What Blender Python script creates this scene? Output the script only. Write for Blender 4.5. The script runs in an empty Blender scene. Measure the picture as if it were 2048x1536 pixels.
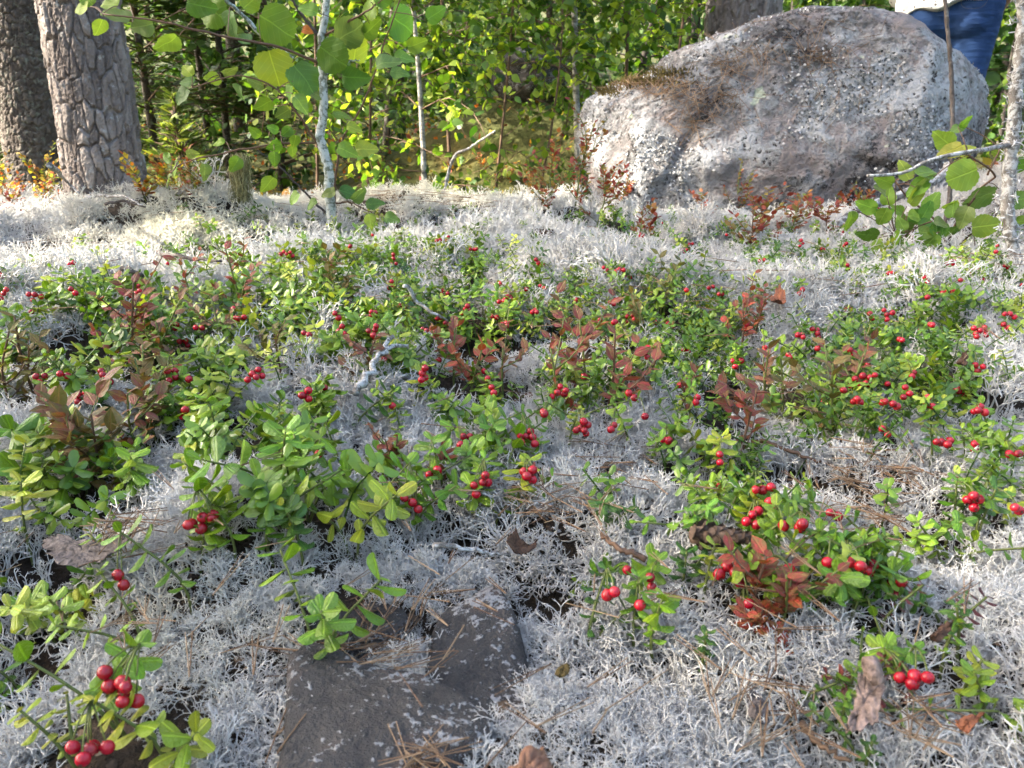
import bpy, bmesh, math, random
import numpy as np
from mathutils import Vector, Matrix, Euler
from mathutils.bvhtree import BVHTree

random.seed(7)
rng = np.random.default_rng(7)
scene = bpy.context.scene
COL = scene.collection
PI = math.pi

# ------------------------------------------------------------------ camera, sky, sun, exposure
CAM_H, PITCH, FPX = 0.36, math.radians(20.0), 1577.0
cam_d = bpy.data.cameras.new("camera"); cam = bpy.data.objects.new("camera", cam_d); COL.objects.link(cam)
cam.location = (0, 0, CAM_H); cam.rotation_euler = (PI / 2 - PITCH, 0, 0)
cam_d.sensor_width = 36.0; cam_d.lens = 36.0 * FPX / 2048.0
cam_d.clip_start = 0.02; cam_d.clip_end = 400
cam_d.dof.use_dof = True; cam_d.dof.focus_distance = 0.82; cam_d.dof.aperture_fstop = 20.0
scene.camera = cam

SUN_AZ, SUN_EL = math.radians(-95), math.radians(38)      # clockwise from +Y
world = bpy.data.worlds.new("World"); scene.world = world; world.use_nodes = True
wn = world.node_tree; bg = wn.nodes["Background"]
sky = wn.nodes.new("ShaderNodeTexSky"); sky.sky_type = 'NISHITA'; sky.sun_disc = False
sky.sun_elevation = SUN_EL; sky.sun_rotation = SUN_AZ; sky.dust_density = 4.0; sky.air_density = 1.0; sky.ozone_density = 0.3
wn.links.new(sky.outputs[0], bg.inputs[0]); bg.inputs[1].default_value = 0.125
SUN_DIR = Vector((math.sin(SUN_AZ) * math.cos(SUN_EL), math.cos(SUN_AZ) * math.cos(SUN_EL), math.sin(SUN_EL)))
sd = bpy.data.lights.new("sun", 'SUN'); sd.energy = 2.8; sd.angle = math.radians(0.6); sd.color = (1.0, 0.93, 0.80)
sun = bpy.data.objects.new("sun", sd); COL.objects.link(sun)
sun.rotation_euler = SUN_DIR.to_track_quat('Z', 'Y').to_euler()
scene.view_settings.view_transform = 'Standard'; scene.view_settings.look = 'None'
scene.view_settings.exposure = 3.3; scene.view_settings.gamma = 1.0
scene.cycles.use_denoising = True; scene.cycles.denoiser = 'OPENIMAGEDENOISE'; scene.cycles.denoising_prefilter = 'ACCURATE'; scene.cycles.use_adaptive_sampling = True; scene.cycles.adaptive_threshold = 0.02
scene.cycles.max_bounces = 3; scene.cycles.diffuse_bounces = 1; scene.cycles.glossy_bounces = 2
scene.cycles.transmission_bounces = 3; scene.cycles.transparent_max_bounces = 4
scene.cycles.caustics_reflective = False; scene.cycles.caustics_refractive = False

# ------------------------------------------------------------------ small maths helpers
def smooth(a, b, x):
    t = np.clip((np.asarray(x, float) - a) / (b - a), 0, 1); return t * t * (3 - 2 * t)
_PERM = rng.random((256, 256))
def vnoise(x, y):
    x = np.asarray(x, float); y = np.asarray(y, float)
    xi = np.floor(x).astype(int); yi = np.floor(y).astype(int); fx = x - xi; fy = y - yi
    fx = fx * fx * (3 - 2 * fx); fy = fy * fy * (3 - 2 * fy)
    g = lambda a, b: _PERM[a % 256, b % 256]
    return (g(xi, yi) * (1 - fx) + g(xi + 1, yi) * fx) * (1 - fy) + (g(xi, yi + 1) * (1 - fx) + g(xi + 1, yi + 1) * fx) * fy
def fbm(x, y, o=4):
    s = 0; a = 0.5; n = 0
    for k in range(o):
        s = s + a * vnoise(x * 2 ** k + 17.3 * k, y * 2 ** k - 9.1 * k); n += a; a *= 0.5
    return s / n - 0.5
FWD = np.array([0, math.cos(PITCH), -math.sin(PITCH)]); UPV = np.array([0, math.sin(PITCH), math.cos(PITCH)])
def ray(px, py):
    return FWD + np.array([1.0, 0, 0]) * ((px - 1024) / FPX) - UPV * ((py - 768) / FPX)
def on_plane(px, py, Y):
    d = ray(px, py); t = Y / d[1]; return Vector((d[0] * t, Y, CAM_H + d[2] * t))
def project(P):
    P = np.asarray(P, float) - np.array([0, 0, CAM_H]); w = P @ FWD
    return 1024 + FPX * P[..., 0] / w, 768 - FPX * (P @ UPV) / w, w

MOUNDS = [  # x, y, rx, ry, height
    (-0.80, 1.95, 0.30, 0.20, 0.115), (-0.28, 2.22, 0.46, 0.18, 0.095), (0.16, 2.02, 0.16, 0.14, 0.05),
    (0.75, 2.45, 0.5, 0.22, -0.06), (-1.35, 2.1, 0.35, 0.3, 0.03), (1.74, 2.1, 0.36, 0.55, 0.27),
    (0.45, 1.75, 0.3, 0.25, 0.03), (-0.6, 1.1, 0.35, 0.2, 0.02), (0.25, 1.2, 0.25, 0.2, 0.025), (0.9, 1.2, 0.3, 0.25, 0.03),
    (-0.21, 0.50, 0.07, 0.09, 0.03), (0.2, 0.42, 0.14, 0.07, 0.028), (0.05, 0.57, 0.09, 0.06, 0.02), (-0.05, 0.86, 0.09, 0.06, 0.025), (0.2, 5.6, 1.3, .8, .85),
]
_WJ = np.random.default_rng(5).random((128, 128, 3))
def worley(x, y):
    xi = np.floor(x).astype(int); yi = np.floor(y).astype(int); f1 = np.full(np.shape(x), 9.0)
    for a in (-1, 0, 1):
        for b in (-1, 0, 1):
            c = _WJ[(xi + a) % 128, (yi + b) % 128]; f1 = np.minimum(f1, np.hypot(xi + a + c[..., 0] - x, yi + b + c[..., 1] - y) * (.8 + .5 * c[..., 2]))
    return f1
def cushion(x, y): return worley(x * 6.6 + .6 * vnoise(x * 13, y * 13), y * 6.6 + .6 * vnoise(x * 13 + 50, y * 13))
def terrain(x, y):
    x = np.asarray(x, float); y = np.asarray(y, float)
    z = -0.025 * smooth(1.1, 2.1, y) + 0.05 * fbm(x * 1.7 + 3, y * 1.7) + 0.03 * fbm(x * 6, y * 6 + 5, 3)
    for mx, my, rx, ry, h in MOUNDS:
        z = z + h * np.exp(-(((x - mx) / rx) ** 2 + ((y - my) / ry) ** 2))
    z = z + .050 * np.clip(1 - cushion(x, y) ** 2, 0, 1) * smooth(3.2, 2.7, y)
    edge = 2.75 + 0.25 * smooth(-0.9, -1.6, x) + 0.5 * smooth(0.2, 1.0, x)
    z = z - 0.22 * smooth(edge, edge + 0.9, y) - 0.22 * smooth(edge + .7, edge + 2.4, y)
    z = z + np.where(y > 7, (y - 7) * 0.16, 0) + 0.25 * smooth(4, 7, y) * fbm(x * .5, y * .5)
    return z
def tz(x, y): return float(terrain(x, y))
_TS = np.concatenate([np.geomspace(.2, 4, 90), np.arange(4.2, 40, .4)])
def at(px, py, lift=0.0):
    d = ray(px, py); ts = _TS
    for _ in range(2):
        P = ts[:, None] * d + np.array([0, 0, CAM_H]); below = P[:, 2] < terrain(P[:, 0], P[:, 1]) + lift
        k = int(np.argmax(below)) if below.any() else len(ts) - 1
        ts = np.linspace(ts[max(0, k - 1)], ts[k], 24)
    p = P[k]
    return Vector((p[0], p[1], p[2] - lift))
def inpoly(px, py, poly):
    px = np.asarray(px); py = np.asarray(py); r = np.zeros(px.shape, bool); n = len(poly)
    for i in range(n):
        x0, y0 = poly[i]; x1, y1 = poly[(i + 1) % n]
        c = ((y0 > py) != (y1 > py)) & (px < (x1 - x0) * (py - y0) / (y1 - y0 + 1e-9) + x0); r ^= c
    return r

# ------------------------------------------------------------------ mesh helpers
def fast_mesh(name, V, F, var=None, smooth_shade=True):
    V = np.asarray(V, np.float32); F = np.asarray(F, np.int32); k = F.shape[1]
    me = bpy.data.meshes.new(name)
    me.vertices.add(len(V)); me.vertices.foreach_set("co", V.ravel())
    me.loops.add(F.size); me.loops.foreach_set("vertex_index", F.ravel())
    me.polygons.add(len(F)); me.polygons.foreach_set("loop_start", np.arange(0, F.size, k, dtype=np.int32))
    me.polygons.foreach_set("loop_total", np.full(len(F), k, np.int32))
    me.update(calc_edges=True)
    if smooth_shade: me.polygons.foreach_set("use_smooth", np.ones(len(F), bool))
    if var is not None:
        a = me.attributes.new("var", 'FLOAT', 'POINT'); a.data.foreach_set("value", np.asarray(var, np.float32))
    return me
class MB:
    def __init__(s): s.V = []; s.F = []; s.A = []; s.n = 0
    def add(s, V, F, a=0.0):
        V = np.asarray(V, float); F = np.asarray(F, int)
        if F.shape[1] == 4: F = np.concatenate([F[:, [0, 1, 2]], F[:, [0, 2, 3]]])
        s.V.append(V); s.F.append(F + s.n); s.A.append(np.full(len(V), a) if np.isscalar(a) else a); s.n += len(V); return s
    def mesh(s, name, sm=True, off=(0, 0, 0)):
        return fast_mesh(name, np.concatenate(s.V) - np.array(off), np.concatenate(s.F), np.concatenate(s.A), sm)
def tube(pts, rad, sides=6, cap=True):
    P = np.asarray([tuple(p) for p in pts], float); n = len(P)
    R = np.full(n, rad) if np.isscalar(rad) else np.asarray(rad, float)
    T = np.gradient(P, axis=0); T /= np.linalg.norm(T, axis=1)[:, None] + 1e-12
    ref = np.array([0, 0, 1.0]) if abs(T[:, 2]).mean() < .8 else np.array([1.0, 0, 0])
    if cap: P = np.concatenate([P[:1], P, P[-1:]]); R = np.concatenate([[R[0] * .02], R, [R[-1] * .02]]); T = np.concatenate([T[:1], T, T[-1:]]); n += 2
    U = np.cross(T, ref); U /= np.linalg.norm(U, axis=1)[:, None] + 1e-12; W = np.cross(T, U)
    a = np.arange(sides) * 2 * PI / sides
    V = (P[:, None] + R[:, None, None] * (np.cos(a)[None, :, None] * U[:, None] + np.sin(a)[None, :, None] * W[:, None])).reshape(-1, 3)
    i, j = np.meshgrid(np.arange(n - 1), np.arange(sides), indexing='ij'); j2 = (j + 1) % sides
    F = np.stack([i * sides + j, i * sides + j2, (i + 1) * sides + j2, (i + 1) * sides + j], -1).reshape(-1, 4)
    return V, F
def spline(pts, n=24):
    P = np.asarray([tuple(p) for p in pts], float)
    if len(P) == 2: return P[0] + (P[1] - P[0]) * np.linspace(0, 1, n)[:, None]
    E = np.concatenate([[2 * P[0] - P[1]], P, [2 * P[-1] - P[-2]]]); out = []
    for t in np.linspace(0, len(P) - 1 - 1e-6, n):
        k = int(t); u = t - k; a, b, c, d = E[k:k + 4]
        out.append(.5 * (2 * b + (c - a) * u + (2 * a - 5 * b + 4 * c - d) * u * u + (3 * b - a - 3 * c + d) * u ** 3))
    return np.array(out)
def segments(P0, P1, R0, R1, sides=3):
    P0 = np.asarray(P0); P1 = np.asarray(P1); R0 = np.asarray(R0); R1 = np.asarray(R1)
    T = P1 - P0; T /= np.linalg.norm(T, axis=1)[:, None] + 1e-12
    U = np.cross(T, np.array([.31, .17, .93])); U /= np.linalg.norm(U, axis=1)[:, None] + 1e-12; W = np.cross(T, U)
    a = np.arange(sides) * 2 * PI / sides
    C = np.cos(a)[None, :, None] * U[:, None] + np.sin(a)[None, :, None] * W[:, None]
    V = np.concatenate([P0[:, None] + C * R0[:, None, None], P1[:, None] + C * R1[:, None, None]], 1)
    n = len(P0); base = (np.arange(n) * 2 * sides)[:, None, None]; j = np.arange(sides); j2 = (j + 1) % sides
    F = np.stack([j, j2, j2 + sides, j + sides], -1)[None] + base
    return V.reshape(-1, 3), F.reshape(-1, 4)
def frames(D, up=(0, 0, 1), roll=None):
    D = np.asarray(D, float); D = D / (np.linalg.norm(D, axis=1)[:, None] + 1e-12)
    X = np.cross(D, np.asarray(up, float) + 1e-4); X /= np.linalg.norm(X, axis=1)[:, None] + 1e-12; Z = np.cross(X, D)
    if roll is not None:
        c, s = np.cos(roll)[:, None], np.sin(roll)[:, None]; X, Z = X * c + Z * s, Z * c - X * s
    return np.stack([X, D, Z], -1)              # columns: across, along, normal
def scatter(tv, tf, M, P, var):
    V = np.einsum('nij,kj->nki', M, tv) + P[:, None]; n, k = V.shape[:2]
    F = tf[None] + (np.arange(n) * k)[:, None, None]
    return V.reshape(-1, 3), F.reshape(-1, tf.shape[1]), np.repeat(var, k)

# ------------------------------------------------------------------ object helpers
def link(name, me, mat=None, parent=None):
    o = bpy.data.objects.new(name, me); COL.objects.link(o)
    if mat is not None and me is not None and not me.materials: me.materials.append(mat)
    if parent is not None: o.parent = parent
    return o
def tag(o, label, cat, group=None, kind=None):
    o["label"] = label; o["category"] = cat
    if group: o["group"] = group
    if kind: o["kind"] = kind
    return o
def stuff(o): o["kind"] = "stuff"; return o
def thing(name, label, cat, loc, group=None):
    o = bpy.data.objects.new(name, None); COL.objects.link(o); o.location = loc; o.empty_display_size = .05
    return tag(o, label, cat, group)

# ------------------------------------------------------------------ materials
def newmat(name):
    m = bpy.data.materials.new(name); m.use_nodes = True; nt = m.node_tree; nt.nodes.clear()
    out = nt.nodes.new("ShaderNodeOutputMaterial"); return m, nt, out
class N:
    def __init__(s, nt): s.nt = nt
    def __call__(s, typ, **kw):
        n = s.nt.nodes.new("ShaderNode" + typ)
        ins = kw.pop('ins', {})
        for k, v in kw.items(): setattr(n, k, v)
        for k, v in ins.items():
            if isinstance(v, bpy.types.NodeSocket): s.nt.links.new(v, n.inputs[k])
            else: n.inputs[k].default_value = v
        return n
    def ramp(s, fac, stops):
        n = s.nt.nodes.new("ShaderNodeValToRGB"); e = n.color_ramp.elements
        while len(e) < len(stops): e.new(.5)
        for q, (p, c) in zip(e, stops): q.position = p; q.color = (*c, 1) if len(c) == 3 else c
        s.nt.links.new(fac, n.inputs[0]); return n.outputs[0]
    def mix(s, f, a, b, mode='MIX'):
        n = s.nt.nodes.new("ShaderNodeMix"); n.data_type = 'RGBA'; n.blend_type = mode
        for i, v in ((0, f), (6, a), (7, b)):
            if isinstance(v, bpy.types.NodeSocket): s.nt.links.new(v, n.inputs[i])
            else: n.inputs[i].default_value = v if i == 0 else (*v, 1)[:4]
        return n.outputs[2]
    def math(s, op, a, b=0.0):
        n = s.nt.nodes.new("ShaderNodeMath"); n.operation = op
        for i, v in ((0, a), (1, b)):
            if isinstance(v, bpy.types.NodeSocket): s.nt.links.new(v, n.inputs[i])
            else: n.inputs[i].default_value = v
        return n.outputs[0]
    def noise(s, vec, scale, detail=4, rough=.55):
        return s('TexNoise', ins={'Vector': vec, 'Scale': scale, 'Detail': detail, 'Roughness': rough}).outputs[0]
def surf(nt, out, n, col, rough=.8, spec=.3, bump=None, bdist=.002, bstr=1.0, trans=0.0, tcol=None, coat=0):
    p = n('BsdfPrincipled')
    if isinstance(col, bpy.types.NodeSocket): nt.links.new(col, p.inputs['Base Color'])
    else: p.inputs['Base Color'].default_value = (*col, 1)
    if isinstance(rough, bpy.types.NodeSocket): nt.links.new(rough, p.inputs['Roughness'])
    else: p.inputs['Roughness'].default_value = rough
    p.inputs['Specular IOR Level'].default_value = spec
    if coat: p.inputs['Coat Weight'].default_value = coat; p.inputs['Coat Roughness'].default_value = .12
    if bump is not None:
        b = n('Bump', ins={'Height': bump, 'Distance': bdist, 'Strength': bstr}); nt.links.new(b.outputs[0], p.inputs['Normal'])
    sh = p.outputs[0]
    if trans:
        t = n('BsdfTranslucent'); src = tcol if tcol is not None else col
        if isinstance(src, bpy.types.NodeSocket): nt.links.new(src, t.inputs[0])
        else: t.inputs[0].default_value = (*src, 1)
        mx = n('MixShader', ins={0: trans}); nt.links.new(sh, mx.inputs[1]); nt.links.new(t.outputs[0], mx.inputs[2]); sh = mx.outputs[0]
    nt.links.new(sh, out.inputs[0])

def m_soil():
    m, nt, o = newmat("forest_soil"); n = N(nt); tc = n('TexCoord').outputs['Object']
    a = n.noise(tc, 3.0, 6); b = n.noise(tc, 60, 5)
    c = n.ramp(a, [(.3, (.018, .012, .008)), (.55, (.032, .022, .014)), (.75, (.04, .034, .015))])
    c = n.mix(n.ramp(b, [(.5, (0, 0, 0)), (.75, (.8, .8, .8))]), c, (.08, .055, .035))
    surf(nt, o, n, c, .95, .2, n.math('ADD', b, n.math('MULTIPLY', n.noise(tc, 320, 4), .5)), .015); return m
def m_far_floor():
    m, nt, o = newmat("forest_floor"); n = N(nt); tc = n('TexCoord').outputs['Object']
    a = n.noise(tc, 1.3, 6); b = n.noise(tc, 12, 6)
    c = n.ramp(a, [(.3, (.05, .032, .012)), (.5, (.065, .06, .018)), (.7, (.12, .075, .022))])
    c = n.mix(b, c, (.045, .06, .015)); surf(nt, o, n, c, .95, .2, b, .05); return m
def m_lichen():
    m, nt, o = newmat("lichen"); n = N(nt)
    at_ = n('Attribute', attribute_type='INSTANCER', attribute_name='tint').outputs[0]
    tc = n('TexCoord').outputs['Object']; v = n.noise(tc, 90, 3)
    c = n.mix(n.ramp(v, [(.35, (0, 0, 0)), (.75, (.55, .55, .55))]), at_, (.44, .41, .345))
    surf(nt, o, n, c, .9, .15); return m
def m_leaf_obj(name, rough=.36, trans=.22, spec=.45, kind='lingon', coat=0.0):
    """colour from the object's own colour, veins in the leaf's own coordinates (y along, x across, unit length)"""
    m, nt, o = newmat(name); n = N(nt); oi = n('ObjectInfo'); tc = n('TexCoord').outputs['Object']
    sp = n('SeparateXYZ', ins={0: tc}); ax = n.math('ABSOLUTE', sp.outputs[0]); y = sp.outputs[1]
    nz = n.noise(tc, 4.0, 4)
    col = oi.outputs['Color']
    c = n.mix(n.ramp(nz, [(.3, (0, 0, 0)), (.75, (.5, .5, .5))]), col, n.mix(1.0, col, (1.25, 1.0, .55), 'MULTIPLY'))
    if kind == 'bilberry':
        c = n.mix(n.ramp(n.noise(tc, 2.2, 3), [(.42, (0, 0, 0)), (.62, (.8, .8, .8))]), c, (.10, .105, .022))
        c = n.mix(n.ramp(n.noise(tc, 14, 3), [(.62, (0, 0, 0)), (.7, (.7, .7, .7))]), c, (.10, .025, .015))
    if kind == 'aspen':
        c = n.mix(n.ramp(n.noise(tc, 11, 3), [(.68, (0, 0, 0)), (.74, (.6, .6, .6))]), c, (.20, .13, .04))
    mid = n.ramp(ax, [(.0, (1, 1, 1)), (.022 if kind != 'aspen' else .012, (1, 1, 1)), (.04 if kind != 'aspen' else .02, (0, 0, 0))])
    lat = n.math('FRACT', n.math('MULTIPLY', n.math('SUBTRACT', y, n.math('MULTIPLY', ax, .75)), 5.5 if kind == 'aspen' else 8))
    lat = n.ramp(lat, [(0, (1, 1, 1)), (.045, (1, 1, 1)), (.09, (0, 0, 0))])
    vein = n.math('MAXIMUM', mid, n.math('MULTIPLY', lat, .45 if kind == 'aspen' else .06))
    c = n.mix(n.math('MULTIPLY', vein, .5), c, n.mix(1.0, col, (2.2, 2.0, 1.9), 'MULTIPLY') if kind != 'bilberry' else (.25, .14, .05))
    h = n.math('ADD', n.math('MULTIPLY', vein, -.5), n.math('MULTIPLY', nz, .25))
    tcol = n.mix(1.0, c, (1.5, 1.6, .7), 'MULTIPLY')
    surf(nt, o, n, c, rough, spec, h, .02, .5, trans, tcol, coat); return m
def m_var(name, stops, rough=.6, spec=.3, trans=0.0, tmul=(1.6, 1.6, .6), scale=30, bdist=.003):
    """colour by the per-piece value 'var' with a fine noise"""
    m, nt, o = newmat(name); n = N(nt); a = n('Attribute', attribute_name='var').outputs['Fac']; tc = n('TexCoord').outputs['Object']
    nz = n.noise(tc, scale, 4)
    f = n.math('ADD', a, n.math('MULTIPLY', n.math('SUBTRACT', nz, .5), .35))
    c = n.ramp(f, stops); tcol = n.mix(1.0, c, tmul, 'MULTIPLY') if trans else None
    surf(nt, o, n, c, rough, spec, nz, bdist, .6, trans, tcol); return m
def m_berry():
    m, nt, o = newmat("berry_skin"); n = N(nt); oi = n('ObjectInfo'); tc = n('TexCoord').outputs['Object']
    nz = n.noise(tc, 1.5, 3)
    c = n.mix(n.ramp(nz, [(.35, (0, 0, 0)), (.7, (.7, .7, .7))]), oi.outputs['Color'], n.mix(1.0, oi.outputs['Color'], (1.25, 1.6, 1.3), 'MULTIPLY'))
    z = n('SeparateXYZ', ins={0: tc}).outputs[2]
    pale = n.ramp(n.math('ADD', n.math('MULTIPLY', z, .5), n.math('MULTIPLY', n.noise(tc, 2.2, 3), .8)), [(.50, (0, 0, 0)), (.72, (.5, .5, .5))])
    c = n.mix(n.math('MULTIPLY', pale, n.math('MULTIPLY', oi.outputs['Random'], 1.0)), c, (.46, .09, .075))
    surf(nt, o, n, c, .24, .42); return m
def m_bark(name, c0, c1, c2, lich=(.42, .44, .42), lam=.0, sc=18, squash=.35):
    m, nt, o = newmat(name); n = N(nt); tc = n('TexCoord').outputs['Object']
    mp = n('Mapping', ins={'Vector': tc, 'Scale': (1, 1, squash)}).outputs[0]
    a = n.noise(mp, sc, 8, .65); b = n.noise(tc, sc * 5, 4)
    va = n('Attribute', attribute_name='var').outputs['Fac']
    c = n.ramp(n.math('ADD', n.math('MULTIPLY', a, .8), n.math('MULTIPLY', va, .22)), [(.3, c0), (.5, c1), (.7, c2)])
    if lam: c = n.mix(n.ramp(n.noise(tc, sc * 1.3, 6, .7), [(.62 - lam * .3, (0, 0, 0)), (.70 - lam * .3, (.85, .85, .85))]), c, lich)
    surf(nt, o, n, c, .9, .2, n.math('ADD', a, n.math('MULTIPLY', b, .4)), .012 if sc < 40 else .003, .9); return m
def m_granite():
    m, nt, o = newmat("lichen_granite"); n = N(nt); tc = n('TexCoord').outputs['Object']
    big = n.noise(tc, 3.2, 5, .6); mid = n.noise(tc, 14, 6, .65); fine = n.noise(tc, 70, 5, .7)
    vor = n('TexVoronoi', ins={'Vector': n.mix(.06, tc, n('TexNoise', ins={'Vector': tc, 'Scale': 25.0}).outputs[1]), 'Scale': 55.0}).outputs[0]
    broad = n.noise(tc, 2.3, 4, .6)
    c = n.ramp(n.math('ADD', n.math('MULTIPLY', mid, .55), n.math('MULTIPLY', broad, .5)), [(.36, (.085, .082, .080)), (.47, (.16, .148, .144)), (.56, (.25, .205, .19)), (.66, (.19, .178, .174))])
    dark = n.ramp(n.math('ADD', n.math('MULTIPLY', n.noise(tc, 7.0, 7, .75), .8), n.math('MULTIPLY', fine, .2)), [(.485, (0, 0, 0)), (.525, (.95, .95, .95))])
    c = n.mix(dark, c, (.026, .024, .024))
    patch = n.ramp(n.noise(tc, 3.6, 6, .7), [(.44, (0, 0, 0)), (.56, (1, 1, 1))])
    wl = n.math('MULTIPLY', n.ramp(n.math('ADD', n.math('MULTIPLY', fine, .7), n.math('MULTIPLY', vor, .35)), [(.40, (0, 0, 0)), (.45, (1, 1, 1))]), patch)
    c = n.mix(wl, c, (.38, .378, .375))
    gl = n.ramp(n.noise(tc, 9.0, 3, .5), [(.70, (0, 0, 0)), (.715, (.9, .9, .9))])
    c = n.mix(gl, c, (.42, .45, .34))
    mossf = n.ramp(n.noise(tc, 5.0, 4), [(.70, (0, 0, 0)), (.78, (.6, .6, .6))])
    c = n.mix(mossf, c, (.10, .075, .03))
    h = n.math('ADD', n.math('MULTIPLY', fine, 1.0), n.math('ADD', n.math('MULTIPLY', wl, .35), n.math('MULTIPLY', vor, .4)))
    surf(nt, o, n, c, .9, .25, h, .02, 1.0); return m
def m_slate():
    m, nt, o = newmat("dark_stone"); n = N(nt); tc = n('TexCoord').outputs['Object']
    mid = n.noise(tc, 30, 6, .65); fine = n.noise(tc, 220, 4, .7)
    c = n.ramp(mid, [(.3, (.026, .024, .024)), (.55, (.055, .050, .047)), (.75, (.10, .072, .06))])
    wl = n.ramp(n.math('ADD', n.math('MULTIPLY', fine, .85), n.math('MULTIPLY', n.noise(tc, 26, 5), .7)), [(.845, (0, 0, 0)), (.88, (.8, .8, .8))])
    c = n.mix(wl, c, (.34, .335, .33)); c = n.mix(n.ramp(n.noise(tc, 12, 3), [(.6, (0, 0, 0)), (.75, (.6, .6, .6))]), c, (.12, .065, .05))
    surf(nt, o, n, c, .85, .25, n.math('ADD', n.math('ADD', mid, n.math('MULTIPLY', fine, .5)), n.math('MULTIPLY', wl, .4)), .012, 1.0); return m
def m_denim():
    m, nt, o = newmat("blue_denim"); n = N(nt); tc = n('TexCoord').outputs['Object']
    w = n.noise(n('Mapping', ins={'Vector': tc, 'Scale': (1, 1, 5.0)}).outputs[0], 9, 4); f = n.noise(tc, 300, 2)
    c = n.ramp(n.noise(tc, 5, 4), [(.3, (.010, .028, .085)), (.7, (.024, .058, .15))])
    surf(nt, o, n, c, .85, .2, n.math('ADD', w, n.math('MULTIPLY', f, .05)), .012, .8); return m
def m_blouse():
    m, nt, o = newmat("speckled_blouse"); n = N(nt); tc = n('TexCoord').outputs['Object']
    v = n('TexVoronoi', ins={'Vector': tc, 'Scale': 45.0}).outputs[0]
    c = n.ramp(v, [(.0, (.10, .09, .09)), (.2, (.12, .11, .10)), (.27, (.74, .72, .68))])
    surf(nt, o, n, c, .85, .2, n.noise(tc, 12, 3), .02, .6); return m
def m_plain(name, col, rough=.7, spec=.3, sc=40, amp=.3, bd=.002):
    m, nt, o = newmat(name); n = N(nt); tc = n('TexCoord').outputs['Object']; nz = n.noise(tc, sc, 5)
    lo = tuple(x * (1 - amp) for x in col); hi = tuple(min(1, x * (1 + amp)) for x in col)
    surf(nt, o, n, n.ramp(nz, [(.3, lo), (.7, hi)]), rough, spec, nz, bd, .8); return m

M = dict(soil=m_soil(), floor=m_far_floor(), lichen=m_lichen(), lingon=m_leaf_obj("lingonberry_leaf", .33, .14, .42),
    bilberry=m_leaf_obj("bilberry_leaf", .45, .22, .35, 'bilberry'), aspen=m_leaf_obj("aspen_leaf", .5, .38, .3, 'aspen'), berry=m_berry(),
    stem_g=m_plain("green_stem", (.10, .12, .03), .6), stem_b=m_plain("brown_stem", (.10, .06, .035), .7), stem_r=m_plain("red_twig", (.10, .055, .032), .6),
    calyx=m_plain("calyx", (.10, .03, .02)),
    pine=m_bark("pine_bark", (.07, .056, .05), (.145, .122, .11), (.23, .20, .18), (.27, .27, .26), .15, 22, .3),
    spruce=m_bark("spruce_bark", (.045, .035, .03), (.085, .07, .06), (.13, .11, .095), (.16, .16, .13), .3, 30, .6),
    aspen_bark=m_bark("aspen_bark", (.10, .115, .085), (.20, .22, .18), (.33, .34, .30), (.46, .49, .48), .6, 60, .8),
    dry_bark=m_bark("dry_branch_bark", (.08, .07, .06), (.22, .20, .18), (.35, .33, .31), (.42, .42, .41), .5, 70, .35),
    birch_bark=m_bark("birch_bark", (.10, .09, .075), (.42, .40, .36), (.55, .53, .48), (.12, .10, .09), .2, 16, 2.5),
    granite=m_granite(), slate=m_slate(), denim=m_denim(), blouse=m_blouse(),
    needle=m_var("pine_needles", [(0, (.09, .045, .022)), (.5, (.18, .105, .055)), (1, (.28, .19, .11))], .6, scale=200),
    moss=m_var("dry_moss", [(0, (.07, .05, .015)), (.5, (.12, .09, .02)), (1, (.2, .15, .05))], .9, trans=.2),
    thicket=m_var("lingonberry_mass", [(0, (.035, .085, .010)), (.5, (.12, .21, .016)), (1, (.30, .33, .04))], .35, .42, .2, scale=60),
    birch=m_var("birch_leaves", [(0, (.018, .05, .008)), (.5, (.085, .165, .018)), (1, (.30, .37, .05))], .45, .35, .5, scale=20),
    broad=m_var("broad_leaves", [(0, (.025, .06, .012)), (.5, (.05, .11, .02)), (1, (.12, .19, .035))], .5, .3, .4, scale=10),
    conifer=m_var("conifer_needles", [(0, (.014, .028, .007)), (.5, (.035, .065, .013)), (1, (.09, .13, .025))], .6, .25, .25, scale=12),
    juniper=m_var("juniper_needles", [(0, (.03, .055, .015)), (.5, (.09, .13, .03)), (1, (.26, .29, .07))], .6, .25, .3, scale=12),
    autumn=m_var("autumn_leaves", [(0, (.16, .02, .012)), (.35, (.28, .08, .02)), (.6, (.20, .17, .03)), (.8, (.36, .25, .04)), (1, (.12, .16, .03))], .5, .3, .4, scale=40),
    rust=m_var("rust_leaves", [(0, (.15, .022, .018)), (.35, (.22, .060, .025)), (.6, (.19, .12, .028)), (1, (.11, .14, .03))], .5, .3, .35, scale=40),
    bark_flake=m_plain("bark_flake", (.095, .080, .074), .9, .15, 220, .6, .004), papery=m_plain("papery_bark", (.19, .135, .11), .85, .15, 260, .6, .004),
    rusty=m_plain("curled_bark", (.15, .07, .038), .6, .35, 90, .4), dead=m_plain("dead_leaf", (.065, .034, .02), .8, .2, 260, .6), dead2=m_plain("dead_orange_leaf", (.20, .065, .025), .6, .3, 80, .5),
    cone=m_plain("pine_cone", (.10, .065, .045), .8, .2, 150, .4), twig=m_plain("dark_twig", (.06, .05, .045), .85, .2, 150, .5),
    skin=m_plain("skin", (.5, .3, .22), .5, .3, 10, .05), hair=m_plain("hair", (.12, .07, .035), .5, .4, 200, .4), shoe=m_plain("shoe", (.05, .05, .06), .6),
    usnea=m_var("beard_lichen", [(0, (.14, .13, .05)), (.5, (.25, .23, .10)), (1, (.36, .35, .20))], .8, scale=200), thread=m_plain("thread", (.10, .09, .08)),
)

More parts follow.
